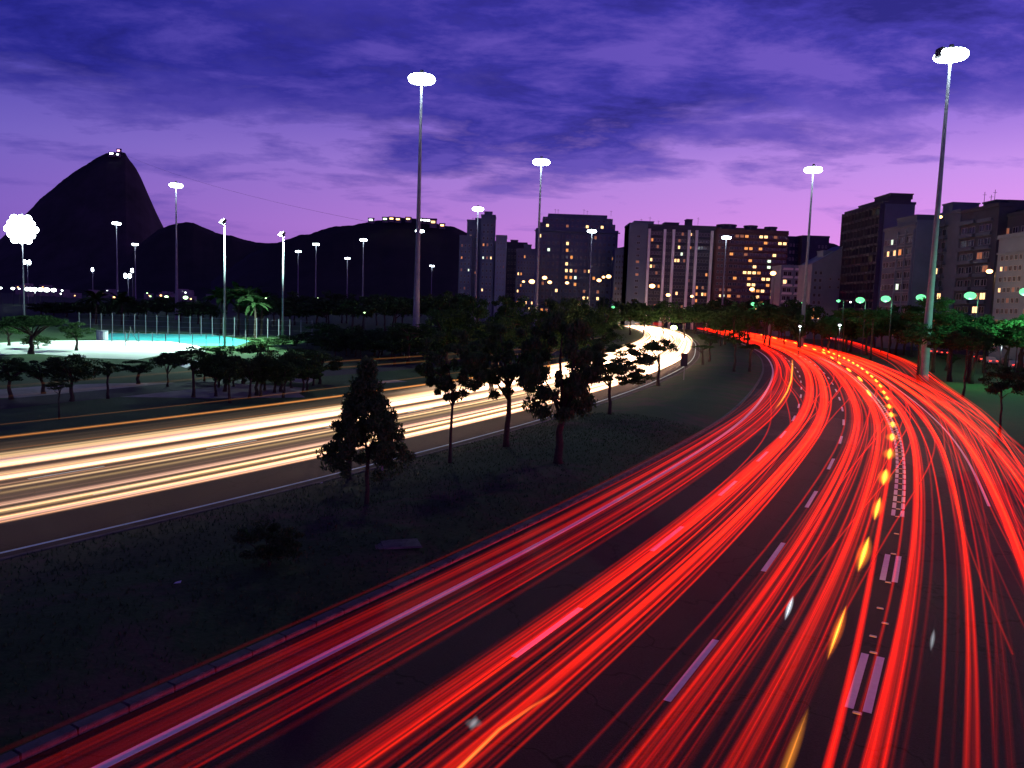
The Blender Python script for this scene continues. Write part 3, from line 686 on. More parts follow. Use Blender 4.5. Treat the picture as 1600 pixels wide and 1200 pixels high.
tpx(1028, 606, 524, 30, 556, 'u', 2, 6, 'small thin tree against the brightest part of the white trails', tr_r=.20, lean=.05)
tpx(1098, 573, 538, 20, 545, 'u', 2, 7, 'leaning thin tree on the far median by the white trails', tr_r=.2, lean=.2)
tpx(1108, 568, 515, 20, 540, 'r', 2, 8, 'slim straight tree in the middle of the far median', tr_r=.2)
tpx(1147, 586, 512, 22, 540, 'r', 2, 9, 'slim tree on the far median nearest the red trails', tr_r=.2)
tpx(1170, 584, 535, 18, 548, 'u', 2, 10, 'short tree under the median edge line bend by the red trails', tr_r=.22)
for px, D in ((1128, 190), (1140, 230), (1158, 210), (1172, 250), (1120, 260)):
    tpx(px, 0, 492, 20, 522, 'r', 2, 11+px % 3, 'slim dark tree in the row crossing the far red trails', 'slim trees on the far median', D=D, tr_r=.25)
# bush on the near median
P = gnd(420, 905); tree(P.x, P.y, 1.7, .85, .85, 'r', 1, 12, 'rounded dark bush alone on the near median lawn', None, .05, z0=median_z(P.x, P.y)-.1, zc_=.8, name='round_bush', cat='bush')
# park trees on the left
g1 = 'young park trees beside the dirt path'
tpx(17, 624, 552, 40, 602, 'r', 1, 13, 'low spreading tree at the left edge by the dirt path', tr_r=.16, lean=.03)
tpx(92, 655, 590, 22, 612, 'r', 1, 14, 'thin sapling nearest the road on the left park lawn', tr_r=.06)
tpx(113, 627, 546, 46, 604, 'r', 1, 15, 'broad dark tree second from the left on the park lawn', tr_r=.16)
tpx(68, 615, 552, 40, 600, 'r', 1, 16, 'broad dark tree behind the left edge tree', tr_r=.16)
tpx(168, 623, 560, 20, 590, 'r', 1, 17, 'crooked small tree between the broad dark trees and the path', tr_r=.10, lean=.10)
tpx(262, 604, 545, 26, 580, 'u', 1, 18, 'leaning small tree just below the white court corner', tr_r=.10, lean=.12)
tpx(302, 621, 536, 36, 582, 'r', 1, 13, 'straight-trunked flat-crowned tree by the path below the court', tr_r=.14, lean=.02)
tpx(49, 553, 483, 62, 518, 'u', 1, 19, 'large flat-crowned tree in front of the white court', tr_r=.35, lean=.06)
tpx(120, 548, 500, 30, 534, 'r', 2, 20, 'flat-crowned tree at the left end of the court fence', tr_r=.2, lean=.1)
tpx(14, 540, 495, 40, 530, 'r', 2, 21, 'rounded tree at the left edge behind the flat-crowned one', tr_r=.2)
for px, by, ty, rx, lb in ((352, 612, 540, 34, 'dark tree in front of the first court light pole'), (400, 618, 530, 42, 'tall dark tree between the two court light poles'), (440, 612, 545, 40, 'dark tree left of the pale dirt clearing'),
        (215, 600, 560, 30, 'low dark shrub-like tree left of the leaning tree'), (500, 600, 545, 42, 'dark tree left of the nearest median tree top'), (380, 600, 555, 40, 'low dark tree behind the court light pole trees'), (470, 590, 540, 40, 'dark green tree right of the second court light pole')):
    tpx(px, by, ty, rx, by-14, 'r', 1, 14+px % 5, lb, tr_r=.16)
# dark shrub bank in the middle
for k in range(16):
    px = 322+k*11.5+R.uniform(-5, 5); D = R.uniform(60, 76); ty = R.uniform(540, 566)
    tpx(px, 0, ty, R.uniform(20, 34), R.uniform(596, 612), 'r', 2, k % 6, 'dark round shrub-like tree in the clump beside the dirt path', 'dark clump beside the dirt path', D=D, tr_r=.12)
for k in range(14):
    px = 500+k*14+R.uniform(-6, 6); D = R.uniform(112, 135); ty = R.uniform(500, 522)
    tpx(px, 0, ty, R.uniform(22, 36), R.uniform(548, 556), 'r', 2, (k+2) % 6, 'low bushy tree filling the bank behind the service road', 'bushy bank behind the service road', D=D, tr_r=.12)
for k in range(26):
    px = R.uniform(500, 880); D = R.uniform(95, 150); ty = R.uniform(498, 520) if px < 690 else R.uniform(490, 515)
    tpx(px, 0, ty, R.uniform(24, 46), 560, 'r', 2, k % 6, 'dark green tree in the thicket behind the left road', 'thicket behind the left road', D=D, tr_r=.2)
# tall dark trees in the centre
for px, ty, rx, D, lb in ((742, 446, 50, 82, 'tallest dark tree rising behind the left road'), (700, 470, 40, 88, 'dark tree left of the tallest one behind the left road'), (828, 470, 46, 75, 'greenish tall tree in front of the broad block'), (800, 450, 40, 110, 'dark round tree below the broad block left corner'),
        (880, 450, 34, 130, 'dark round tree below the broad block centre'), (860, 495, 40, 90, 'mid green tree right of the greenish tall tree'), (930, 480, 44, 85, 'dark tree left of where the white trails bend'), (770, 500, 50, 70, 'low dark tree right below the tallest tree'),
        (905, 455, 28, 160, 'small dark tree below the broad block right half'), (945, 470, 30, 150, 'dark tree above the bend of the white trails'), (640, 500, 44, 105, 'dark tree right of the nearest tall mast base')):
    tpx(px, 0, ty, rx, 560 if D < 100 else 530, 'r', 1, 3+px % 7, lb, D=D, tr_r=.25)
# belts of far trees
def belt(n, x0, x1, D0, D1, t0, t1, rx0, rx1, label, group, low=505):
    for k in range(n):
        px = x0+(x1-x0)*(k+R.random())/n; D = R.uniform(D0, D1); ty = R.uniform(t0, t1)
        tpx(px, 0, ty, R.uniform(rx0, rx1), max(low, ty+26), 'r', 3 if D > 180 else 2, k % 6, label, group, D=D, tr_r=.3)
belt(20, 60, 340, 230, 330, 456, 472, 20, 34, 'dark leafy tree in the belt behind the sports courts', 'tree belt behind the sports courts', 500)
belt(26, 380, 720, 190, 300, 448, 466, 20, 36, 'dark leafy tree in the belt below the forested hill', 'tree belt below the hill', 500)
belt(22, 880, 1240, 230, 380, 455, 478, 18, 34, 'dark leafy tree in the belt below the apartment slabs', 'tree belt below the slabs', 512)
belt(10, 1100, 1240, 190, 260, 466, 486, 16, 30, 'dark leafy tree beyond the far bend of the red road', 'trees beyond the far bend', 512)
belt(16, 1225, 1440, 170, 215, 470, 494, 20, 36, 'dark leafy tree behind the ramp below the green lamps', 'trees behind the ramp', 535)
belt(11, 1430, 1640, 100, 140, 470, 500, 34, 56, 'dark leafy tree lit faintly green along the right street', 'trees along the right street', 552)
tpx(1365, 545, 480, 34, 505, 'r', 2, 5, 'tree lit bright green under the second green lamp', D=158, tr_r=.2)
tpx(1320, 0, 478, 22, 500, 'r', 2, 3, 'tree lit green just right of the leftmost big green lamp', D=185, tr_r=.2)
tpx(1455, 0, 455, 46, 520, 'r', 1, 5, 'tall dark tree between the nearest right mast and the street', D=118, tr_r=.25)
tpx(1505, 620, 500, 34, 560, 'r', 1, 3, 'thin-trunked tree on the dark lawn right of the red trails', tr_r=.12, lean=.02)
tpx(1562, 680, 560, 40, 625, 'r', 1, 6, 'small round tree on the right lawn close to the picture edge', tr_r=.09)
tpx(1536, 600, 505, 28, 560, 'r', 1, 8, 'slim tree behind the thin-trunked one on the right lawn', tr_r=.12)
tpx(1484, 572, 548, 14, 572, 'r', 2, 2, 'round clipped bush standing beside the nearest right mast', tr_r=.1, name='round_bush', cat='bush')

# palms behind the courts
fm = MB(); nseg = 9
for i in range(nseg):
    t0, t1 = i/nseg, (i+1)/nseg; f = lambda t: Vector((t*3.2, 0, 1.1*t-2.4*t*t))
    for sgn in (-1, 1):
        for k in range(3):
            t = t0+(t1-t0)*k/3; a = f(t); b = f(t+.035); L_ = .5*math.sin(math.pi*min(1, t*.85+.12)); d = Vector((.45, sgn, -.45)).normalized()*L_
            fm.face([a, b, b+d*.98+Vector((.03, 0, 0)), a+d], leaf3)
fm.tube([f(i/6) for i in range(7)], [.05-.006*i for i in range(7)], leaf3, 4)
frond_me = fm.mesh('frond')
def palm(px, by, ty, label, tr_r=.22, n=26, sc_=1, D=None):
    P = gnd(px, by) if D is None else at(px, 500, D); P.z = 0; H = zat(px, ty, P.y)-.6*sc_; e = empty('palm_tree', P, 0, label, 'palm tree', 'palms behind the courts')
    B = MB(); B.tube([(0, 0, 0), (.1, 0, H*.4), (.05, .1, H*.75), (0, 0, H)], [tr_r*1.3, tr_r, tr_r*.9, tr_r*.8], bark, 8); B.obj('trunk', e)
    for i in range(n):
        a = i*2.4; el = R.uniform(-.25, .95); link('frond', frond_me, e, (0, 0, H), (0, -el, a), (sc_*R.uniform(.85, 1.1),)*3)
palm(372, 524, 452, 'leftmost tall palm between the two court light poles', sc_=1.4); palm(386, 526, 456, 'middle palm with pale trunk right of the leftmost one', sc_=1.4)
palm(408, 524, 462, 'rightmost palm near the second court light pole', sc_=1.3); palm(345, 522, 460, 'short palm left of the first court light pole', sc_=1.4)
palm(150, 510, 462, 'dark palm behind the left end of the court fence', sc_=1.6, D=200); palm(190, 510, 466, 'dark palm behind the middle left of the court fence', sc_=1.6, D=205)
palm(398, 528, 470, 'low palm between the middle and rightmost ones', sc_=1.2)

# court edge plants (bright low foliage) right of the courts
for px, by, lb in ((450, 545, 'pale lit bush right of the second court light pole'), (410, 548, 'pale lit bush between the two court light poles'), (480, 540, 'green bush at the right end of the court fence'), (60, 545, 'pale bush below the left court floodlight'), (350, 560, 'low lit bush beside the first court light pole')):
    tpx(px, by, by-24, 28, by, 'r', 2, px % 6, lb, None, tr_r=.06, name='round_bush', cat='bush')

# ------------------------------------------------------------------ masts and lamps
def point(parent, loc, power, col, r=.3, kind='POINT', rot=None, spot=None, name='lamp_light'):
    ld = bpy.data.lights.new(name, kind); ld.energy = power; ld.color = col; ld.shadow_soft_size = r
    if kind == 'SPOT': ld.spot_size = spot; ld.spot_blend = .6
    o = bpy.data.objects.new(name, ld); COL.objects.link(o); o.parent = parent; o.location = loc
    if rot: o.rotation_euler = rot
    return o
HB = MB(); HB.box(-.34, .34, -.18, .18, -.28, .28, dark, taper=.05); head_me = HB.mesh('floodlight')
LB = MB(); LB.sphere((0, 0, 0), .50, em_white, 12, 1.1); lens_me = LB.mesh('lens', True)
PB = MB(); PB.tube([(0, 0, 0), (0, 0, .9), (0, 0, 18), (0, 0, 44)], [.74, .58, .36, .16], steel, 16); PB.tube([(0, 0, 44), (0, 0, 45.4)], [.3, .3], dark, 10)
pole_me = PB.mesh('pole', True)
RB = MB()
for k in range(16):
    a0, a1 = 2*math.pi*k/16, 2*math.pi*(k+1)/16; RB.tube([(1.55*math.cos(a0), 1.55*math.sin(a0), 44.4), (1.55*math.cos(a1), 1.55*math.sin(a1), 44.4)], .07, dark, 5)
for k in range(4):
    a = math.pi*k/2; RB.tube([(0, 0, 44.4), (1.55*math.cos(a), 1.55*math.sin(a), 44.4)], .06, dark, 5)
ring_me = RB.mesh('head_ring')
def mast(px, ty, label, dark_head=False, light=0, aim=None, aim_p=17000):
    hz = 480+.035*(px-800); Y = 36.4/((hz-ty)/F)      # every mast is 45 m high
    P = at(px, ty, Y); e = empty('light_mast', (P.x, Y, 0), 0 if dark_head else R.uniform(0, 1), label, 'light mast', 'high light masts of the park')
    s = P.z/44.4; e.scale = (1, 1, s)
    link('pole', pole_me, e); link('head_ring', ring_me, e)
    for k in range(18):
        a = 2*math.pi*k/18; c = Vector((1.6*math.cos(a), 1.6*math.sin(a), 44.3)); h = link('floodlight', head_me, e, c, (rad(25)*0, 0, a+math.pi/2))
        if dark_head and k in (8, 9, 10): h.scale = (1.2, 1.6, 1.9); continue
        link('lens', lens_me, h, (0, -.30*0+(-.0), -.28))
    if light: point(e, (0, 0, 43.0), light, (.7, .88, 1), .4)
    if aim:                                   # the head's floodlights thrown over the carriageways
        src = Vector((P.x, Y, P.z)); t = Vector(aim); d = (t-src).normalized(); o_ = Vector((d.x, d.y, 0)).normalized()*2.6
        ld = bpy.data.lights.new('flood_light', 'SPOT'); ld.energy = aim_p; ld.color = (.86, 1.0, .88); ld.spot_size = rad(95); ld.spot_blend = .8; ld.shadow_soft_size = 1.2
        q = bpy.data.objects.new('flood_light', ld); COL.objects.link(q); q.parent = e; rz_ = e.rotation_euler.z
        q.location = Matrix.Rotation(-rz_, 3, 'Z') @ Vector((o_.x, o_.y, 43.5)); q.rotation_euler = (Matrix.Rotation(-rz_, 3, 'Z') @ d.to_track_quat('-Z', 'Y').to_matrix()).to_euler()
    return e
mast(659, 120, 'nearest tall mast left of centre, rising past the hilltop', 0, 600, (-2, 40, 0))
mast(1486, 82, 'tallest mast with one dark head, at the right of the road', 5, 600, (12, 26, 0))
mast(846, 251, 'tall mast standing left of the broad apartment block', 0, 700)
mast(1271, 263, 'second tall mast on the right, in front of plain dark block', 0, 700)
mast(275, 288, 'tall mast just right of the big rock hill', 0, 700)
for px, ty, lb in ((182, 348, 'mast seen against the big rock, left of the tall one'), (211, 381, 'small distant mast low against the rock foot'), (747, 325, 'mast in front of the slim stepped tower'), (759, 376, 'shorter mast below and right of the slim tower mast'),
                   (753, 404, 'smallest distant mast in front of the slim tower base'), (568, 374, 'mast standing highest against the forested hill'), (543, 403, 'smallest distant mast against the forested hill'), (494, 381, 'mast second from the left against the forested hill'),
                   (466, 392, 'leftmost small mast against the forested hill'), (656, 360, 'mast half hidden behind the nearest tall mast pole'), (675, 415, 'tiny distant mast right of the nearest tall mast'), (925, 360, 'upper mast in front of the broad block right half'),
                   (928, 386, 'lower mast in front of the broad block right half'), (1135, 370, 'mast in front of the reddish slab left end'), (1159, 391, 'smaller mast in front of the reddish slab centre')):
    mast(px, ty, lb)

# sports floodlight poles
def flood_pole(px, by, ty, label, face, D=None, n=2, power=0, lens=True, facecam=False, size=1.0, tgt=None):
    P = gnd(px, by) if D is None else at(px, 500, D); P.z = 0; H = zat(px, ty, P.y)
    e = empty('sports_light_pole', P, face, label, 'sports floodlight', 'floodlight poles of the sports courts')
    B = MB(); B.tube([(0, 0, 0), (0, 0, H*.5), (0, 0, H-.3)], [.20, .15, .10], steel, 10); B.obj('pole', e, smooth=True)
    B = MB(); B.box(-1.2*size, 1.2*size, -.07, .07, H-.15, H, steel); B.obj('crossarm', e)
    if n > 3: grid = [((q+.5*(r_ % 2))*.62*size, 1.45*size*.5+r_*.54*size) for r_, row in ((-2, (-1, 0, 1)), (-1, (-2, -1, 0, 1)), (0, (-2, -1, 0, 1, 2)), (1, (-2, -1, 0, 1)), (2, (-1, 0, 1))) for q in row]
    else: grid = [((-1.0+2.0*k/max(1, n-1))*size if n > 1 else 0, .25+r_*.85*size) for k in range(n) for r_ in range(2 if facecam else 1)]
    sz = size*(.62 if n > 3 else 1)
    for x, dz in grid:
        B = MB(); B.box(-.45*sz, .45*sz, -.25, .25, -.35*sz, .35*sz, dark, taper=.07); h = B.obj('floodlight', e, (x, -.25, H+dz), (rad(-35), 0, 0))
        if lens:
            B = MB(); B.box(-.40*sz, .40*sz, -.27, -.255, -.30*sz, .30*sz, em_white) if not facecam else B.sphere((0, -.25, 0), .60*sz, em_white, 14); B.obj('lens', h)
    if n > 3: B = MB(); B.box(-.1, .1, .1, .25, H-.2, H+2.4*size, steel); B.box(-1.2*size, 1.2*size, .1, .2, H+.68*size, H+.76*size, steel); B.obj('lamp_rack', e)
    if power:
        t = tgt or Vector((P.x-20, P.y+10, 0)); src = Vector((P.x, P.y, H+.3)); d = (t-src).normalized()
        ld = bpy.data.lights.new('flood_light', 'SPOT'); ld.energy = power*3.4; ld.color = (.62, 1.0, .80); ld.spot_size = rad(105); ld.spot_blend = .5; ld.shadow_soft_size = .4
        o = bpy.data.objects.new('flood_light', ld); COL.objects.link(o); o.parent = e
        o.location = Matrix.Rotation(-face, 3, 'Z') @ (src-P); q = d.to_track_quat('-Z', 'Y').to_euler(); o.rotation_euler = (Matrix.Rotation(-face, 3, 'Z') @ q.to_matrix()).to_euler()
    return e
cc = gnd(150, 545)
flood_pole(351, 540, 349, 'court light pole left of the palms with heads turned away', rad(-60), n=2, power=60000, tgt=Vector((cc.x+6, cc.y+4, 0)))
flood_pole(441.5, 535, 368, 'court light pole right of the palms with heads turned away', rad(-60), n=2, power=60000, tgt=gnd(300, 530))
flood_pole(38, 0, 371, 'dazzling floodlight bank facing the road at the left edge', rad(12), D=164, n=5, power=90000, facecam=True, size=2.0, tgt=Vector((cc.x+8, cc.y-6, 0)))
flood_pole(45, 0, 413, 'smaller bright floodlight behind the dazzling one', rad(10), D=330, n=2, facecam=True, size=.9)
flood_pole(146, 0, 424, 'distant court lamp left of the pair of round ones', rad(20), D=360, n=1, facecam=True, size=.8)
flood_pole(201, 0, 434, 'large round distant court lamp, lower of a pair', rad(0), D=330, n=2, facecam=True, size=.9)
flood_pole(208, 0, 425, 'distant court lamp just above the large round one', rad(0), D=390, n=1, facecam=True, size=.9)
# light washing down the two court poles from their own heads
for px, by, ty in ((351, 540, 349), (441.5, 535, 368)):
    pass

# green mercury street lamps along the right street
def street_lamp(px, ly, D, label, group, em_, power=0, col=(.25, 1, .5), r=.42, arm=1.2, ns='street_lamp', cat='street lamp', toward=1):
    P = at(px, ly, D); e = empty(ns, (P.x, D, 0), 0, label, cat, group)
    B = MB(); B.tube([(arm*toward, 0, 0), (arm*toward, 0, P.z*.6), (arm*toward, 0, P.z-.1), (arm*.5*toward, 0, P.z+.28), (0, 0, P.z+.25)], [.10, .08, .06, .05, .05], dark, 6); B.obj('pole', e)
    B = MB(); B.box(-.42, .42, -.18, .18, P.z+.12, P.z+.34, dark, taper=.05); B.obj('lamp_housing', e)
    B = MB(); B.sphere((0, 0, P.z), r, em_, 12, .7); B.obj('lamp_glass', e, smooth=True)
    if power: point(e, (0, -.1, P.z-r-.35), power, col, .3)
    return e
gg = 'green street lamps along the right street'
for px, ly, D, r, pw, lb in ((1177, 475, 260, .1e1, 600, 'left one of two green lamps close together over the far road'), (1190, 476, 262, .95, 0, 'right one of two green lamps close together over the far road'), (1255, 473, 216, .6, 0, 'small green lamp beside the second right mast'),
        (1310, 470, 178, .55, 400, 'small green lamp left of the big green ones'), (1344, 469, 166, 1.1, 900, 'leftmost of the big green lamps'), (1384, 467, 148, 1.05, 900, 'second of the big green lamps from the left'),
        (1439, 465, 138, 1.0, 450, 'big green lamp just left of the nearest right mast'), (1516, 462, 116, 1.0, 700, 'big green lamp right of the nearest right mast'), (1603, 456, 98, .9, 6000, 'green lamp cut off by the right picture edge')):
    street_lamp(px, ly, D, lb, gg, em_green, pw, r=r*.8)
street_lamp(1053, 512, 250, 'bright yellow-green lamp over the bend of the white trails', None, emi('lamp_flare_green', (.7, 1, .3), 20, True), 1200, (.6, 1, .3), r=1.0)
for px, ly, D, r, lb in ((1250, 510, 150, .22, 'low white globe lamp left of the second right mast base'), (1312, 508, 140, .24, 'low white globe lamp by the halted vehicles'), (1565, 537, 120, .3, 'white lamp among the parked cars on the right'),
                          (1578, 531, 130, .2, 'small white lamp beside the larger one over the parked cars'), (1590, 530, 130, .2, 'small white lamp near the right edge over the cars'), (958, 480, 250, .55, 'small green lamp above the white trails left of the bend'), (1329, 472, 250, .3, 'pale tiny lamp between green lamps')):
    street_lamp(px, ly, D, lb, None, em_far if px > 1000 else em_green, 300 if D < 160 else 0, (.9, 1, .95), r=r, arm=.05)
for px, ly, D, r, lb in ((290, 465, 330, .95, 'yellow-green park lamp right of the tall mast'), (260, 464, 330, .75, 'yellow-green park lamp left of the tall mast foot'), (416, 465, 300, .7, 'yellow-green park lamp right of the palms'), (497, 466, 300, .5, 'small green park lamp below the forested hill'),
                         (235, 463, 360, .35, 'tiny park lamp left of two yellow-green lamps'), (230, 458, 380, .3, 'tiny upper park lamp left of two yellow-green lamps'), (570, 488, 230, .35, 'small park lamp low in the dark tree belt')):
    street_lamp(px, ly, D, lb, None, em_yg, 0, r=r, arm=.05, ns='park_lamp', cat='park lamp')
for i, px in enumerate((1, 20, 30, 43, 48, 54, 63, 73, 84, 97)):
    street_lamp(px, 450+px*.04, 420, 'pale green lamp in the row along the bay front', 'lamps along the bay front', em_far, 0, r=(.7, .9, .5, 1.4, 1.4, 1.4, 1.3, 1.6, 1.3, .5)[i], arm=.05, ns='park_lamp', cat='park lamp')
for i, (px, ly, r, lb) in enumerate(((831, 440, 1.1, 'big orange lamp below the broad block left corner'), (851, 434, .9, 'orange lamp in front of the broad block left part'), (859, 441, .8, 'orange lamp just below and right of another orange one'), (886, 442, .7, 'orange lamp below the broad block centre'),
        (936, 438, .85, 'orange lamp left of two in front of the broad block'), (943, 433, .6, 'small orange lamp between two larger ones'), (951, 432, .95, 'big orange lamp in front of the broad block right end'), (1019, 447, 1.1, 'big orange lamp before the white striped slab'),
        (1044, 461, .8, 'orange lamp low under the white striped slab'), (1081, 463, .6, 'small orange lamp low under the striped slab centre'), (1175, 452, .9, 'orange lamp low under the reddish slab'), (1208, 427, 1.1, 'big orange lamp high before the reddish slab right end'), (818, 440, .5, 'small orange lamp left of the big orange one'))):
    street_lamp(px, ly, 300, lb, 'orange street lamps before the apartment blocks', em_orange, 0, r=r, arm=.6)
street_lamp(1546, 424, 160, 'large orange lamp before the tall dark block at right', None, em_orange, 800, (1, .5, .2), r=.6)
street_lamp(1469, 339, 178, 'orange lamp high up beside the nearest right mast', None, em_orange, 0, r=.45)

# ------------------------------------------------------------------ court fence, goals, signs
def fence(name, pts, H, label, cat='fence', nw=4):
    P0 = Vector((pts[0].x, pts[0].y, 0)); e = empty(name, P0, 0, label, cat)
    B = MB(); B.tube([(0, 0, 0), (0, 0, H)], .07, steel, 6); pm = B.mesh('post')
    for p in pts: link('post', pm, e, (p.x-P0.x, p.y-P0.y, 0))
    B = MB()
    for a, b in zip(pts[:-1], pts[1:]):
        for k in range(nw): z = H*(k+.7)/nw; B.tube([(a.x-P0.x, a.y-P0.y, z), (b.x-P0.x, b.y-P0.y, z)], .018, steel, 3, False)
    B.obj('wire', e)
fence('tall_court_fence', [gnd(124+i*17.3, 519.5+i*.55) for i in range(22)], 4.0, 'tall wire fence with pale posts behind the teal court')
fence('low_court_fence', [gnd(175+i*21, 540.5+i*.5) for i in range(11)], 2.2, 'thin posts between the white court and the teal court')
P = gnd(204, 534); e = empty('tripod_stand', P, 0, 'dark tripod stand at the edge of the white court', 'tripod')
for a in range(3):
    B = MB(); B.tube([(1.1*math.cos(a*2.1+.3), 1.1*math.sin(a*2.1+.3), 0), (0, 0, 2.0)], .05, dark, 5); B.obj('leg', e)
B = MB(); B.tube([(0, 0, 1.9), (0, 0, 2.5)], .07, dark, 6); B.obj('post', e)
P = gnd(160, 531); e = empty('court_hut', P, .2, 'round white drum-shaped kiosk at the left end of the teal court', 'kiosk')
B = MB(); B.tube([(0, 0, 0), (0, 0, 1.5)], .9, whitec, 16); B.obj('wall', e); B = MB(); B.tube([(0, 0, 1.5), (0, 0, 1.62)], [1.0, .9], steel, 16); B.obj('roof', e)
# signs seen from behind
def sign(px, by, x0, x1, y0, y1, label):
    P = gnd(px, by); D = P.y; e = empty('road_sign', P, 0, label, 'road sign')
    a = at(x0, y1, D); b = at(x1, y0, D); B = MB(); B.tube([(0, 0, 0), (0, 0, b.z)], .04, steel, 8); B.obj('post', e)
    B = MB(); B.box(a.x-P.x, b.x-P.x, -.06, -.03, a.z, b.z, dark); B.obj('sign_panel', e)
    for z in (a.z+.15, b.z-.15): B = MB(); B.box(a.x-P.x+.05, b.x-P.x-.05, -.03, .0, z-.03, z+.03, steel); B.obj('rail', e)
sign(597, 753, 590, 615, 683, 720, 'dark square sign panel on a post behind the nearest median tree')
sign(1068, 598, 1063, 1075, 552, 572, 'grey sign panel on a post beside the bend of the white trails')

# ------------------------------------------------------------------ vehicles
tyre = mat('tyre', (.015, .015, .015), .9)
def car_proto(body_m, label, tail=True):
    e = empty('parked_car', (0, 0, 0), 0, label, 'car', 'cars on the right hand street')
    prof = [(-2.1, .35), (-2.15, .75), (-2.0, .92), (-1.25, .98), (-.7, 1.42), (.55, 1.45), (1.2, 1.0), (2.0, .86), (2.15, .6), (2.12, .35)]
    B = MB(); k = B.mi(body_m); n = len(prof)
    for y in (-.82, .82):
        for (x, z) in prof: B.v.append((x, y*(.86 if z > 1.1 else 1), z))
    for i in range(n): j = (i+1) % n; B.f.append((i, j, n+j, n+i)); B.m.append(k)
    B.f.append(tuple(range(n))[::-1]); B.f.append(tuple(range(n, 2*n))); B.m += [k, k]; B.obj('body', e)
    for y in (-.79, .79):
        B = MB(); q = y*1.012; s = 1 if y > 0 else -1; B.face([(-1.1, q, 1.0), (-.65, y*.9, 1.36), (.5, y*.9, 1.38), (1.05, q, 1.02)][::s], glass); B.obj('side_window', e)
    B = MB(); B.tube([(0, -.1, 0), (0, .1, 0)], .32, tyre, 14); wm = B.mesh('wheel')
    for x in (-1.35, 1.35):
        for y in (-.78, .78): link('wheel', wm, e, (x, y, .32))
    for y in (-.6, .6):
        B = MB(); B.box(-2.20, -2.10, y-.18, y+.18, .68, .84, em_red); B.obj('tail_light', e)
        B = MB(); B.box(2.08, 2.18, y-.18, y+.18, .62, .76, win_hot); B.obj('headlight', e)
    return e
cpaint = [mat('car_paint_a', (.35, .35, .38), .3, spec=.5), mat('car_paint_b', (.06, .06, .08), .3, spec=.5), mat('car_paint_c', (.30, .05, .04), .3, spec=.5)]
spots = [(1458, 553, .1, 'silver car leftmost on the right street beside the big mast', 0), (1473, 555, .2, 'second car from the mast, with glowing lights', 1), (1522, 562, .3, 'dark car in the middle of the right street queue', 1), (1534, 566, .2, 'red car behind the thin tree trunks', 2),
         (1546, 569, .3, 'silver car right of the red one in the queue', 0), (1572, 571, .2, 'dark car below the white lamp at right', 1), (1583, 576, .25, 'silver car second from the right edge', 0), (1596, 580, .2, 'red car at the right picture edge', 2)]
protos = {}
for px, by, rz, lb, ci in spots:
    if ci not in protos: e = car_proto(cpaint[ci], lb); protos[ci] = e
    else: e = copy_tree(protos[ci]); e['label'] = lb
    P = gnd(px, by); e.location = (P.x, P.y, 0); e.rotation_euler = (0, 0, rad(60)+rz)
# a bus and two cars halted on the ramp
P = gnd(1298, 531); e = empty('city_bus', (P.x, P.y, 0), rad(78), 'lit bus halted on the ramp between the trees', 'bus')
bw = mat('bus_paint', (.35, .12, .08), .4)
B = MB(); B.box(-5.5, 5.5, -1.2, 1.2, .4, 3.0, bw, taper=.05); B.obj('body', e)
for i in range(7):
    for y in (-1.22, 1.20): B = MB(); B.box(-4.9+i*1.45, -3.7+i*1.45, y, y+.02, 1.5, 2.5, win_warm if i % 2 else win_dim); B.obj('side_window', e)
B = MB(); B.box(-5.56, -5.50, -1.0, 1.0, 1.4, 2.6, win_dim); B.obj('rear_window', e)
for y in (-1.0, .65): B = MB(); B.box(-5.58, -5.5, y, y+.35, .7, 1.0, em_red); B.obj('tail_light', e)
for x in (-3.5, 3.2):
    for y in (-1.15, 1.15): B = MB(); B.tube([(x, y-.12, .48), (x, y+.12, .48)], .48, tyre, 14); B.obj('wheel', e)
for px, by, lb in ((1308, 533, 'car with bright lights waiting right behind the bus'), (1285, 529, 'car with bright lights waiting left of the bus'), (1226, 521, 'car halted at the far end of the ramp'), (1262, 525, 'car on the ramp between the bus and the far one')):
    e = copy_tree(protos[0]); e['label'] = lb; e['group'] = 'cars waiting on the ramp'; P = gnd(px, by); e.location = (P.x, P.y, 0); e.rotation_euler = (0, 0, rad(-60))

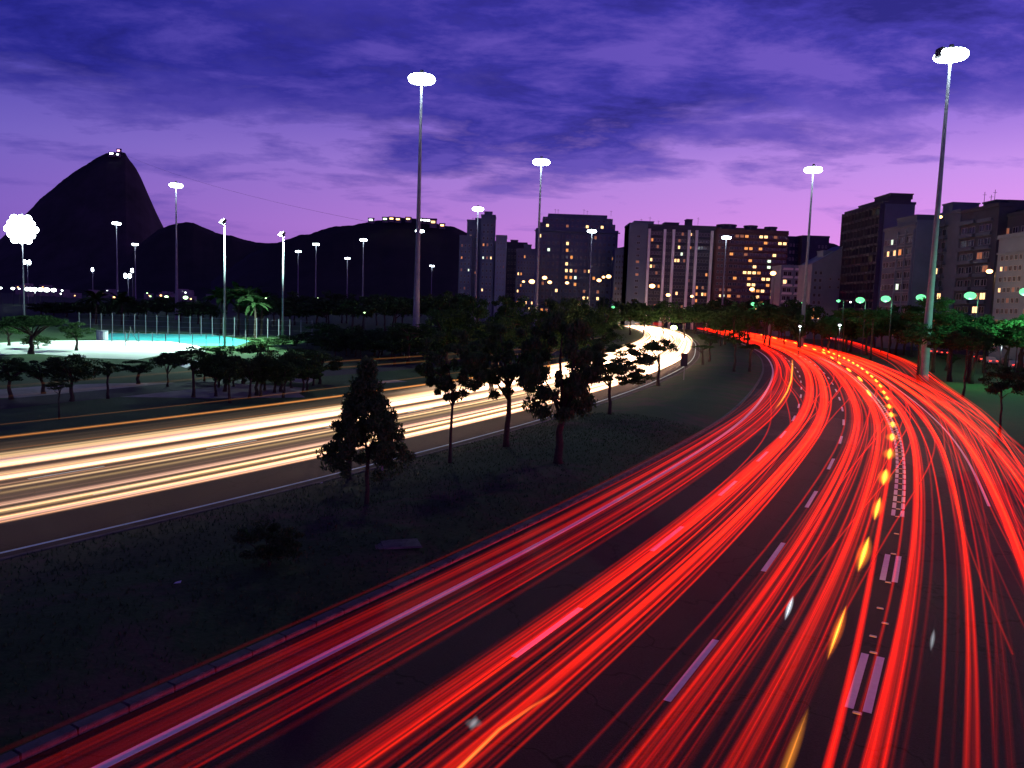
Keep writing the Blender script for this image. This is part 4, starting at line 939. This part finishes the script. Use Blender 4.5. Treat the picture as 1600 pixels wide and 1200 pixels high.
# ------------------------------------------------------------------ light trails
class Trails:
    def __init__(s): s.V = []; s.F = []; s.G = []; s.U = []; s.nv = 0
    def add(s, P, wd, col, inten, ht=None):
        """P: N x 3 path; a cross of two thin ribbons, level and upright"""
        P = np.asarray(P, float); n = len(P); T_ = np.gradient(P[:, :2], axis=0); T_ /= np.maximum(1e-6, np.hypot(*T_.T))[:, None]
        wa = np.broadcast_to(wd, n); wd = float(np.max(wa)); side = np.c_[T_[:, 1], -T_[:, 0], np.zeros(n)]*wa[:, None]/2; up = np.zeros((n, 3)); up[:, 2] = wa*.4
        inten = np.broadcast_to(inten, n)
        for off in (side, up):
            sw = (1+np.clip((P[:, 1]-25)/70, 0, 1.3))[:, None] if wd < .3 else 1.0
            off = off*sw; V = np.empty((n, 2, 3)); V[:, 0] = P-off; V[:, 1] = P+off; s.V.append(V.reshape(-1, 3))
            i = np.arange(n-1)*2+s.nv; s.F.append(np.stack([i, i+1, i+3, i+2], 1))
            g = np.asarray(col)[None]*inten[:, None]; gv = np.repeat(g, 2, 0)
            s.G.append(np.c_[gv, np.ones(2*n)]); uu = np.tile([0., 1.], n); vv = np.repeat(np.arange(n)/n, 2); s.U.append(np.c_[uu, vv]); s.nv += 2*n
    def obj(s, name, label, cat='light trail', group=None, kind=None):
        V = np.concatenate(s.V); Fq = np.concatenate(s.F); G = np.concatenate(s.G); U = np.concatenate(s.U)
        me = bpy.data.meshes.new(name); nf = len(Fq); me.vertices.add(len(V)); me.vertices.foreach_set('co', V.reshape(-1))
        me.loops.add(nf*4); me.loops.foreach_set('vertex_index', Fq.reshape(-1)); me.polygons.add(nf)
        me.polygons.foreach_set('loop_start', np.arange(nf)*4); me.polygons.foreach_set('loop_total', np.full(nf, 4))
        uvl = me.uv_layers.new(name='UVMap'); uvl.data.foreach_set('uv', U[Fq.reshape(-1)].reshape(-1))
        ca = me.color_attributes.new('glow', 'FLOAT_COLOR', 'POINT'); ca.data.foreach_set('color', G.reshape(-1))
        me.materials.append(trailm); me.update(); return tag(link(name, me), label, cat, group, kind)
RED = np.array([1.0, .011, .002])
def smooth_noise(t, amp, wl, seed):
    g = np.random.default_rng(seed); k = np.arange(0, t[-1]+3*wl, wl); v = g.normal(0, amp, len(k)); return np.interp(t, k, np.convolve(v, [.25, .5, .25], 'same'))
def drift(t, amp, wl, seed):
    g = np.random.default_rng(seed); o = np.zeros_like(t)
    for k in range(3): o += amp*g.normal()*np.sin(t/wl*(1+.7*k)+g.uniform(0, 6.28))/(1+k)
    return o
def dfac(y): return .26+np.clip((y-12)/22, 0, 1)*1.0+np.clip((y-30)/40, 0, 1)*.4
tgrid = np.r_[np.arange(0, 120, 2.0), np.arange(120, Lc.L, 5.0)]
g = np.random.default_rng(11)
def red_car(tr, o, z, b, half=.68, t=tgrid, seed=0, cv=Lc, third=False, wd=.1, amp=.10):
    dr = drift(t, amp, 28, seed)+o
    for sgn in (-1, 1):
        q = cv.p(t, 0); 
        xy = np.array([cv.p(tt, oo+sgn*half) for tt, oo in zip(t, dr)]); zz = np.full(len(t), z)
        tr.add(np.c_[xy, zz], wd*g.uniform(.7, 1.5), RED*[1, g.uniform(.5, 2.2), 1], b*g.uniform(.75, 1.25)*dfac(xy[:, 1]))
lanes = [('left', 1.25, 40, 'red tail light trails streaming along the lane beside the left edge line'), ('second', 5.02, 42, 'red tail light trails streaming between the two broken lane lines'),
         ('third', 8.75, 38, 'red tail light trails streaming left of the double broken line'), ('fourth', 12.0, 16, 'broad red tail light trails right of the double broken line'), ('fifth', 14.9, 22, 'red tail light trails sweeping along the outermost right lane')]
for li, (nm, oc_, ncar, lb) in enumerate(lanes):
    tr = Trails()
    for k in range(ncar):
        b = float(np.clip(g.lognormal(-2.25, 1.2), .02, 1.8)); z = g.uniform(.62, .92) if g.random() < .85 else g.uniform(.9, 1.3)
        sp_ = ((.20, .22, .22, .07, .10) if k % 6 else (.45, .4, .4, .45, 1.0))[li]
        red_car(tr, oc_+g.normal(0, sp_), z, b*(.30, 1, 1, 1.3, 1.2)[li], g.uniform(.58, .74), seed=li*100+k, wd=.10 if g.random() < .8 else .16)
    if li in (1, 2):       # a few drivers change lanes
        for k in range(5):
            t = tgrid; tm = g.uniform(15, 110); d = 3.55*(1 if g.random() < .5 else -1)
            if li == 2: d = 3.5
            o = oc_+g.normal(0, .2)+d/(1+np.exp(-(t-tm)/9)); b = g.uniform(.12, .5)
            for sgn in (-.65, .65):
                xy = np.array([Lc.p(tt, oo+sgn) for tt, oo in zip(t, o)]); tr.add(np.c_[xy, np.full(len(t), .8)], .1, RED, b*dfac(xy[:, 1]))
    if li == 4:
        for k in range(6):  # joining from the ramp side across the fifth lane
            t = tgrid; tm = g.uniform(20, 90); o = g.uniform(13.2, 15)+g.uniform(1, 2.6)/(1+np.exp(-(t-tm)/10)); b = g.uniform(.1, .45)
            for sgn in (-.65, .65):
                xy = np.array([Lc.p(tt, oo+sgn) for tt, oo in zip(t, o)]); tr.add(np.c_[xy, np.full(len(t), .8)], .1, RED, b*dfac(xy[:, 1]))
    tr.obj('tail_light_trails', lb, kind='stuff', group='red light trails on the right road')
# wide strong streaks one can pick out
tr = Trails(); t = tgrid; 
for o, z, b, wd in ((11.22, .8, .9, .24), (11.42, .8, .8, .14), (14.12, .8, .8, .20), (14.3, .8, .5, .14)):
    xy = Lc.p(t, o); tr.add(np.c_[xy, np.full(len(t), z)], wd, RED, b*np.maximum(1.1, dfac(xy[:, 1])))
tr.obj('tail_light_trail', 'broadest bright red trails just right of the double line and along the outer lane')
tr = Trails(); xy = np.array([Lc.p(tt, oo) for tt, oo in zip(t, 10.05+.72*np.exp(-((t-12)/16)**2)-.5*np.clip((t-60)/40, 0, 2))]); tr.add(np.c_[xy, np.full(len(t), .8)], .19, RED, 1.3*np.maximum(1.1, dfac(xy[:, 1])))
tr.obj('tail_light_trail', 'single solid red trail hugging the left of the double broken line')
tr = Trails()
for k in range(11):
    tR = np.r_[np.arange(10, 120, 2.), np.arange(120, Rc.L, 6.)]; o = g.uniform(-2.6, .0)-.3*np.clip((70-tR)/60, 0, 1); b = float(np.clip(g.lognormal(-1.7, .7), .05, .8)); z = g.uniform(.7, 1.0)
    o = o+drift(tR, .18, 22, 900+k)
    for sgn in (-.62, .62):
        xy = np.array([Rc.p(tt, oo+sgn) for tt, oo in zip(tR, o)]); tr.add(np.c_[xy, np.full(len(tR), z)], .1, RED*[1, g.uniform(.6, 3), 1], b*dfac(xy[:, 1])*.8)
xy = Rc.p(tR, 0); tr.add(np.c_[xy, np.full(len(tR), .8)], .12, RED, .9*dfac(xy[:, 1]))
tr.obj('tail_light_trails', 'thin red trails sweeping in from the ramp at the far right', kind='stuff', group='red light trails on the right road')

# white head light trails on the left road
WHT = np.array([1.0, .60, .36]); ORG = np.array([1.0, .36, .08])
tW = np.r_[np.arange(0, 130, 2.5), np.arange(130, Wc.L, 6.)]
def wfac(y): return .55+np.clip((y-25)/40, 0, 1)*1.1+np.clip((y-60)/120, 0, 1)*3
for nm, lst, lb in (('near', [(-1.55, .16, 5, .85), (-2.75, .18, 4, .6), (-3.4, .2, 3, .22), (-2.15, .1, 1, .2)], 'cream headlight trails in the lane beside the median edge line'),
                    ('mid', [(-6.15, .10, 2, .5), (-7.3, .24, 7, .65), (-8.1, .15, 3, .25), (-5.2, .25, 2, .14), (-4.4, .2, 2, .10)], 'cream headlight trails in the middle lane of the left road'),
                    ('far', [(-9.9, .34, 11, .62), (-11.2, .35, 4, .28), (-12.0, .10, 2, .35)], 'brightest cream headlight trails in the far lane of the left road')):
    tr = Trails()
    for o, spd, cnt_, b in lst:
        for k in range(cnt_):
            oo = o+spd*(2*(k+.5)/cnt_-1)*1.1; bb = b*g.uniform(.6, 1.5); cc_ = WHT*[1, g.uniform(.80, 1.1), g.uniform(.6, 1.2)]
            xy = np.array([Wc.p(tt, q) for tt, q in zip(tW, oo+drift(tW, .08, 40, int(abs(o)*100)+k//2))])
            tr.add(np.c_[xy, np.full(len(tW), g.uniform(.56, .76))], g.uniform(.14, .26), cc_, bb*wfac(xy[:, 1]))
    tr.obj('headlight_trails', lb, kind='stuff', group='cream light trails on the left road')
tr = Trails()          # the stretch where the road swings towards the camera and every lane dazzles
for k in range(30):
    oo = -1.0-13.2*k/29; xy = Wc.p(tW, oo); tr.add(np.c_[xy, np.full(len(tW), .62+.5*(k % 5 == 0))], .6, WHT, .02+np.clip((xy[:, 1]-62)/70, 0, 1)*1.6)
tr.obj('headlight_trails', 'dazzling merged headlight trails where the left road bends away', kind='stuff', group='cream light trails on the left road')
tr = Trails(); xy = Wc.p(tW, -8.9); tr.add(np.c_[xy, np.full(len(tW), 2.0)], .16, ORG, .55*wfac(np.minimum(xy[:, 1], 90)))
tr.obj('marker_light_trail', 'orange marker light trail running highest above the left road')
tr = Trails(); xy = Wc.p(tW, -12.2); tr.add(np.c_[xy, np.full(len(tW), 2.0)], .08, ORG, .08*wfac(np.minimum(xy[:, 1], 60))); xy = Wc.p(tW, -8.3); tr.add(np.c_[xy, np.full(len(tW), 1.6)], .10, ORG, .14*wfac(np.minimum(xy[:, 1], 60)))
tr.obj('marker_light_trail', 'faint thin orange trail next to the bright orange one on the left')
# service road beyond with faint trails
sc_road = Curve([tuple(q) for q in sroad_pts], 10)
sroad = tag(strip('service_road', sc_road, 0, sc_road.L, -2.4, 2.4, .012, asphalt), kind='structure')
ts = np.linspace(0, sc_road.L, 60)
for o, z, b, lb in ((-.5, 1.2, .10, 'upper faint orange trail on the service road across the park'), (1.2, .7, .09, 'lower faint orange trail on the service road across the park')):
    tr = Trails(); xy = sc_road.p(ts, o); tr.add(np.c_[xy, np.full(len(ts), z)], .14, ORG, b*np.clip(np.sin(np.linspace(.2, 3.1, 60))*1.2, 0, 1)); tr.obj('marker_light_trail', lb)
tr = Trails(); P0 = [at(px, py, D) for px, py, D in ((985, 504, 480), (1005, 505, 430), (1020, 506, 400), (1037, 507, 370))]
for k in range(4): tr.add([(p.x, p.y, p.z+k*.35-.5) for p in P0], .3, RED, .9)
tr.obj('tail_light_trails', 'red trails crossing above the far end of the white trails', kind='stuff')

# amber blinks of turn signals, each a short glow
def blink(p, q, wd, b, col, label, group):
    tr = Trails(); n = 13; pts = [Vector(p).lerp(Vector(q), i/(n-1)) for i in range(n)]
    s = np.sin(np.linspace(.0, math.pi, n))**1.1
    pw = wd*(.12+.88*np.sin(np.linspace(.0, math.pi, n))**.8)
    if b > 1.5: tr.add([tuple(v) for v in pts], pw*1.25, np.asarray(col)*[1, .55, .4], b*.42*s); tr.add([tuple(v+Vector((0, 0, .01))) for v in pts], pw*.5, np.asarray(col)*[1, 1.5, 1.5], b*.8*s)
    else: tr.add([tuple(v) for v in pts], pw, col, b*s)
    return tr.obj('amber_flash', label, 'turn signal flash', group)
AMB = np.array([1.0, .40, .03])
s1 = [(1287, 547), (1295, 550), (1303, 553), (1311, 556), (1319, 559.6), (1326, 563), (1333, 567), (1340, 571), (1347, 576), (1355, 582), (1362, 588), (1369, 595), (1375.5, 603), (1381, 613), (1386, 622), (1389.5, 635), (1392.5, 648), (1394.6, 663), (1393.7, 683), (1390, 709), (1382.5, 745), (1371, 794), (1350, 864), (1309, 985), (1236, 1180)]
W3 = [gnd(px, py, .95) for px, py in s1]
for i, p in enumerate(W3):
    d = (W3[min(i+1, len(W3)-1)]-W3[max(i-1, 0)]).normalized(); Ln = .33*min([(W3[j]-p).length for j in (i-1, i+1) if 0 <= j < len(W3)])
    if i > 22: Ln *= .95
    blink(p-d*Ln, p+d*Ln, (min(.8, .20+.010*p.y) if p.y > 34 else (.36 if i < 23 else .22)), 3.0 if i < 23 else (2.0 if i < 24 else .6), AMB*[1, 1 if i < 23 else .75, 1], 'round amber blink in the long dotted trail crossing the lanes' if i < 20 else ('long amber streak lowest in the dotted blink trail' if i == 24 else 'stretched amber blink left of the double broken line' if i != 23 else 'long amber streak above the lowest one, between red trails'), 'round amber blinks of the dotted trail' if i < 23 else None)
s2 = [(1190, 523), (1210, 528), (1226, 532), (1243, 536), (1258, 540), (1272.6, 546), (1287, 551), (1300, 559), (1311, 567), (1326, 578), (1343.5, 592), (1357.5, 614)]
W4 = [gnd(px, py, .9) for px, py in s2]
for i, p in enumerate(W4):
    d = (W4[min(i+1, len(W4)-1)]-W4[max(i-1, 0)]).normalized(); Ln = .28*((W4[min(i+1, len(W4)-1)]-W4[max(i-1, 0)]).length)/2*(1.7 if i == 11 else 1)
    blink(p-d*Ln, p+d*Ln, .45, 2.4, AMB, 'amber dash in the second, left row of flashes on the far road', 'amber dashes on the far road')
tr = Trails(); pts = [gnd(px, py, .9) for px, py in ((1238, 562), (1238, 575), (1236, 595), (1230, 612), (1220, 628), (1210, 640))]; tr.add([tuple(p) for p in pts], .14, np.array([1, .35, .03]), [0.4, 2, 1.8, 1.4, .9, 0]); tr.obj('marker_light_trail', 'yellow-orange streak bending through the red trails of the left lane')
tr = Trails(); pts = [gnd(px, py, .9) for px, py in ((690, 1230), (718, 1200), (780, 1140), (830, 1105), (880, 1075))]; tr.add([tuple(p) for p in pts], .12, np.array([1, .14, .02]), [1.5, 1.5, 1.0, .5, 0]); tr.obj('marker_light_trail', 'orange-red streak fading in at the bottom of the second lane')
WL = np.array([.8, .9, 1.0])
for px, py, dx, dy, wd, b, lb in ((1233, 950, 7, -20, .16, 1.1, 'small white glint between red trails in the third lane'), (1457, 1000, 3, -18, .12, .35, 'faint white glint in the dark lane right of the broad trail'), (740, 1130, 8, -8, .35, .18, 'faint bluish glint on the dark asphalt of the second lane')):
    blink(gnd(px-dx, py-dy, .5), gnd(px+dx, py+dy, .5), wd, b, WL, lb, None).name = 'light_glint'
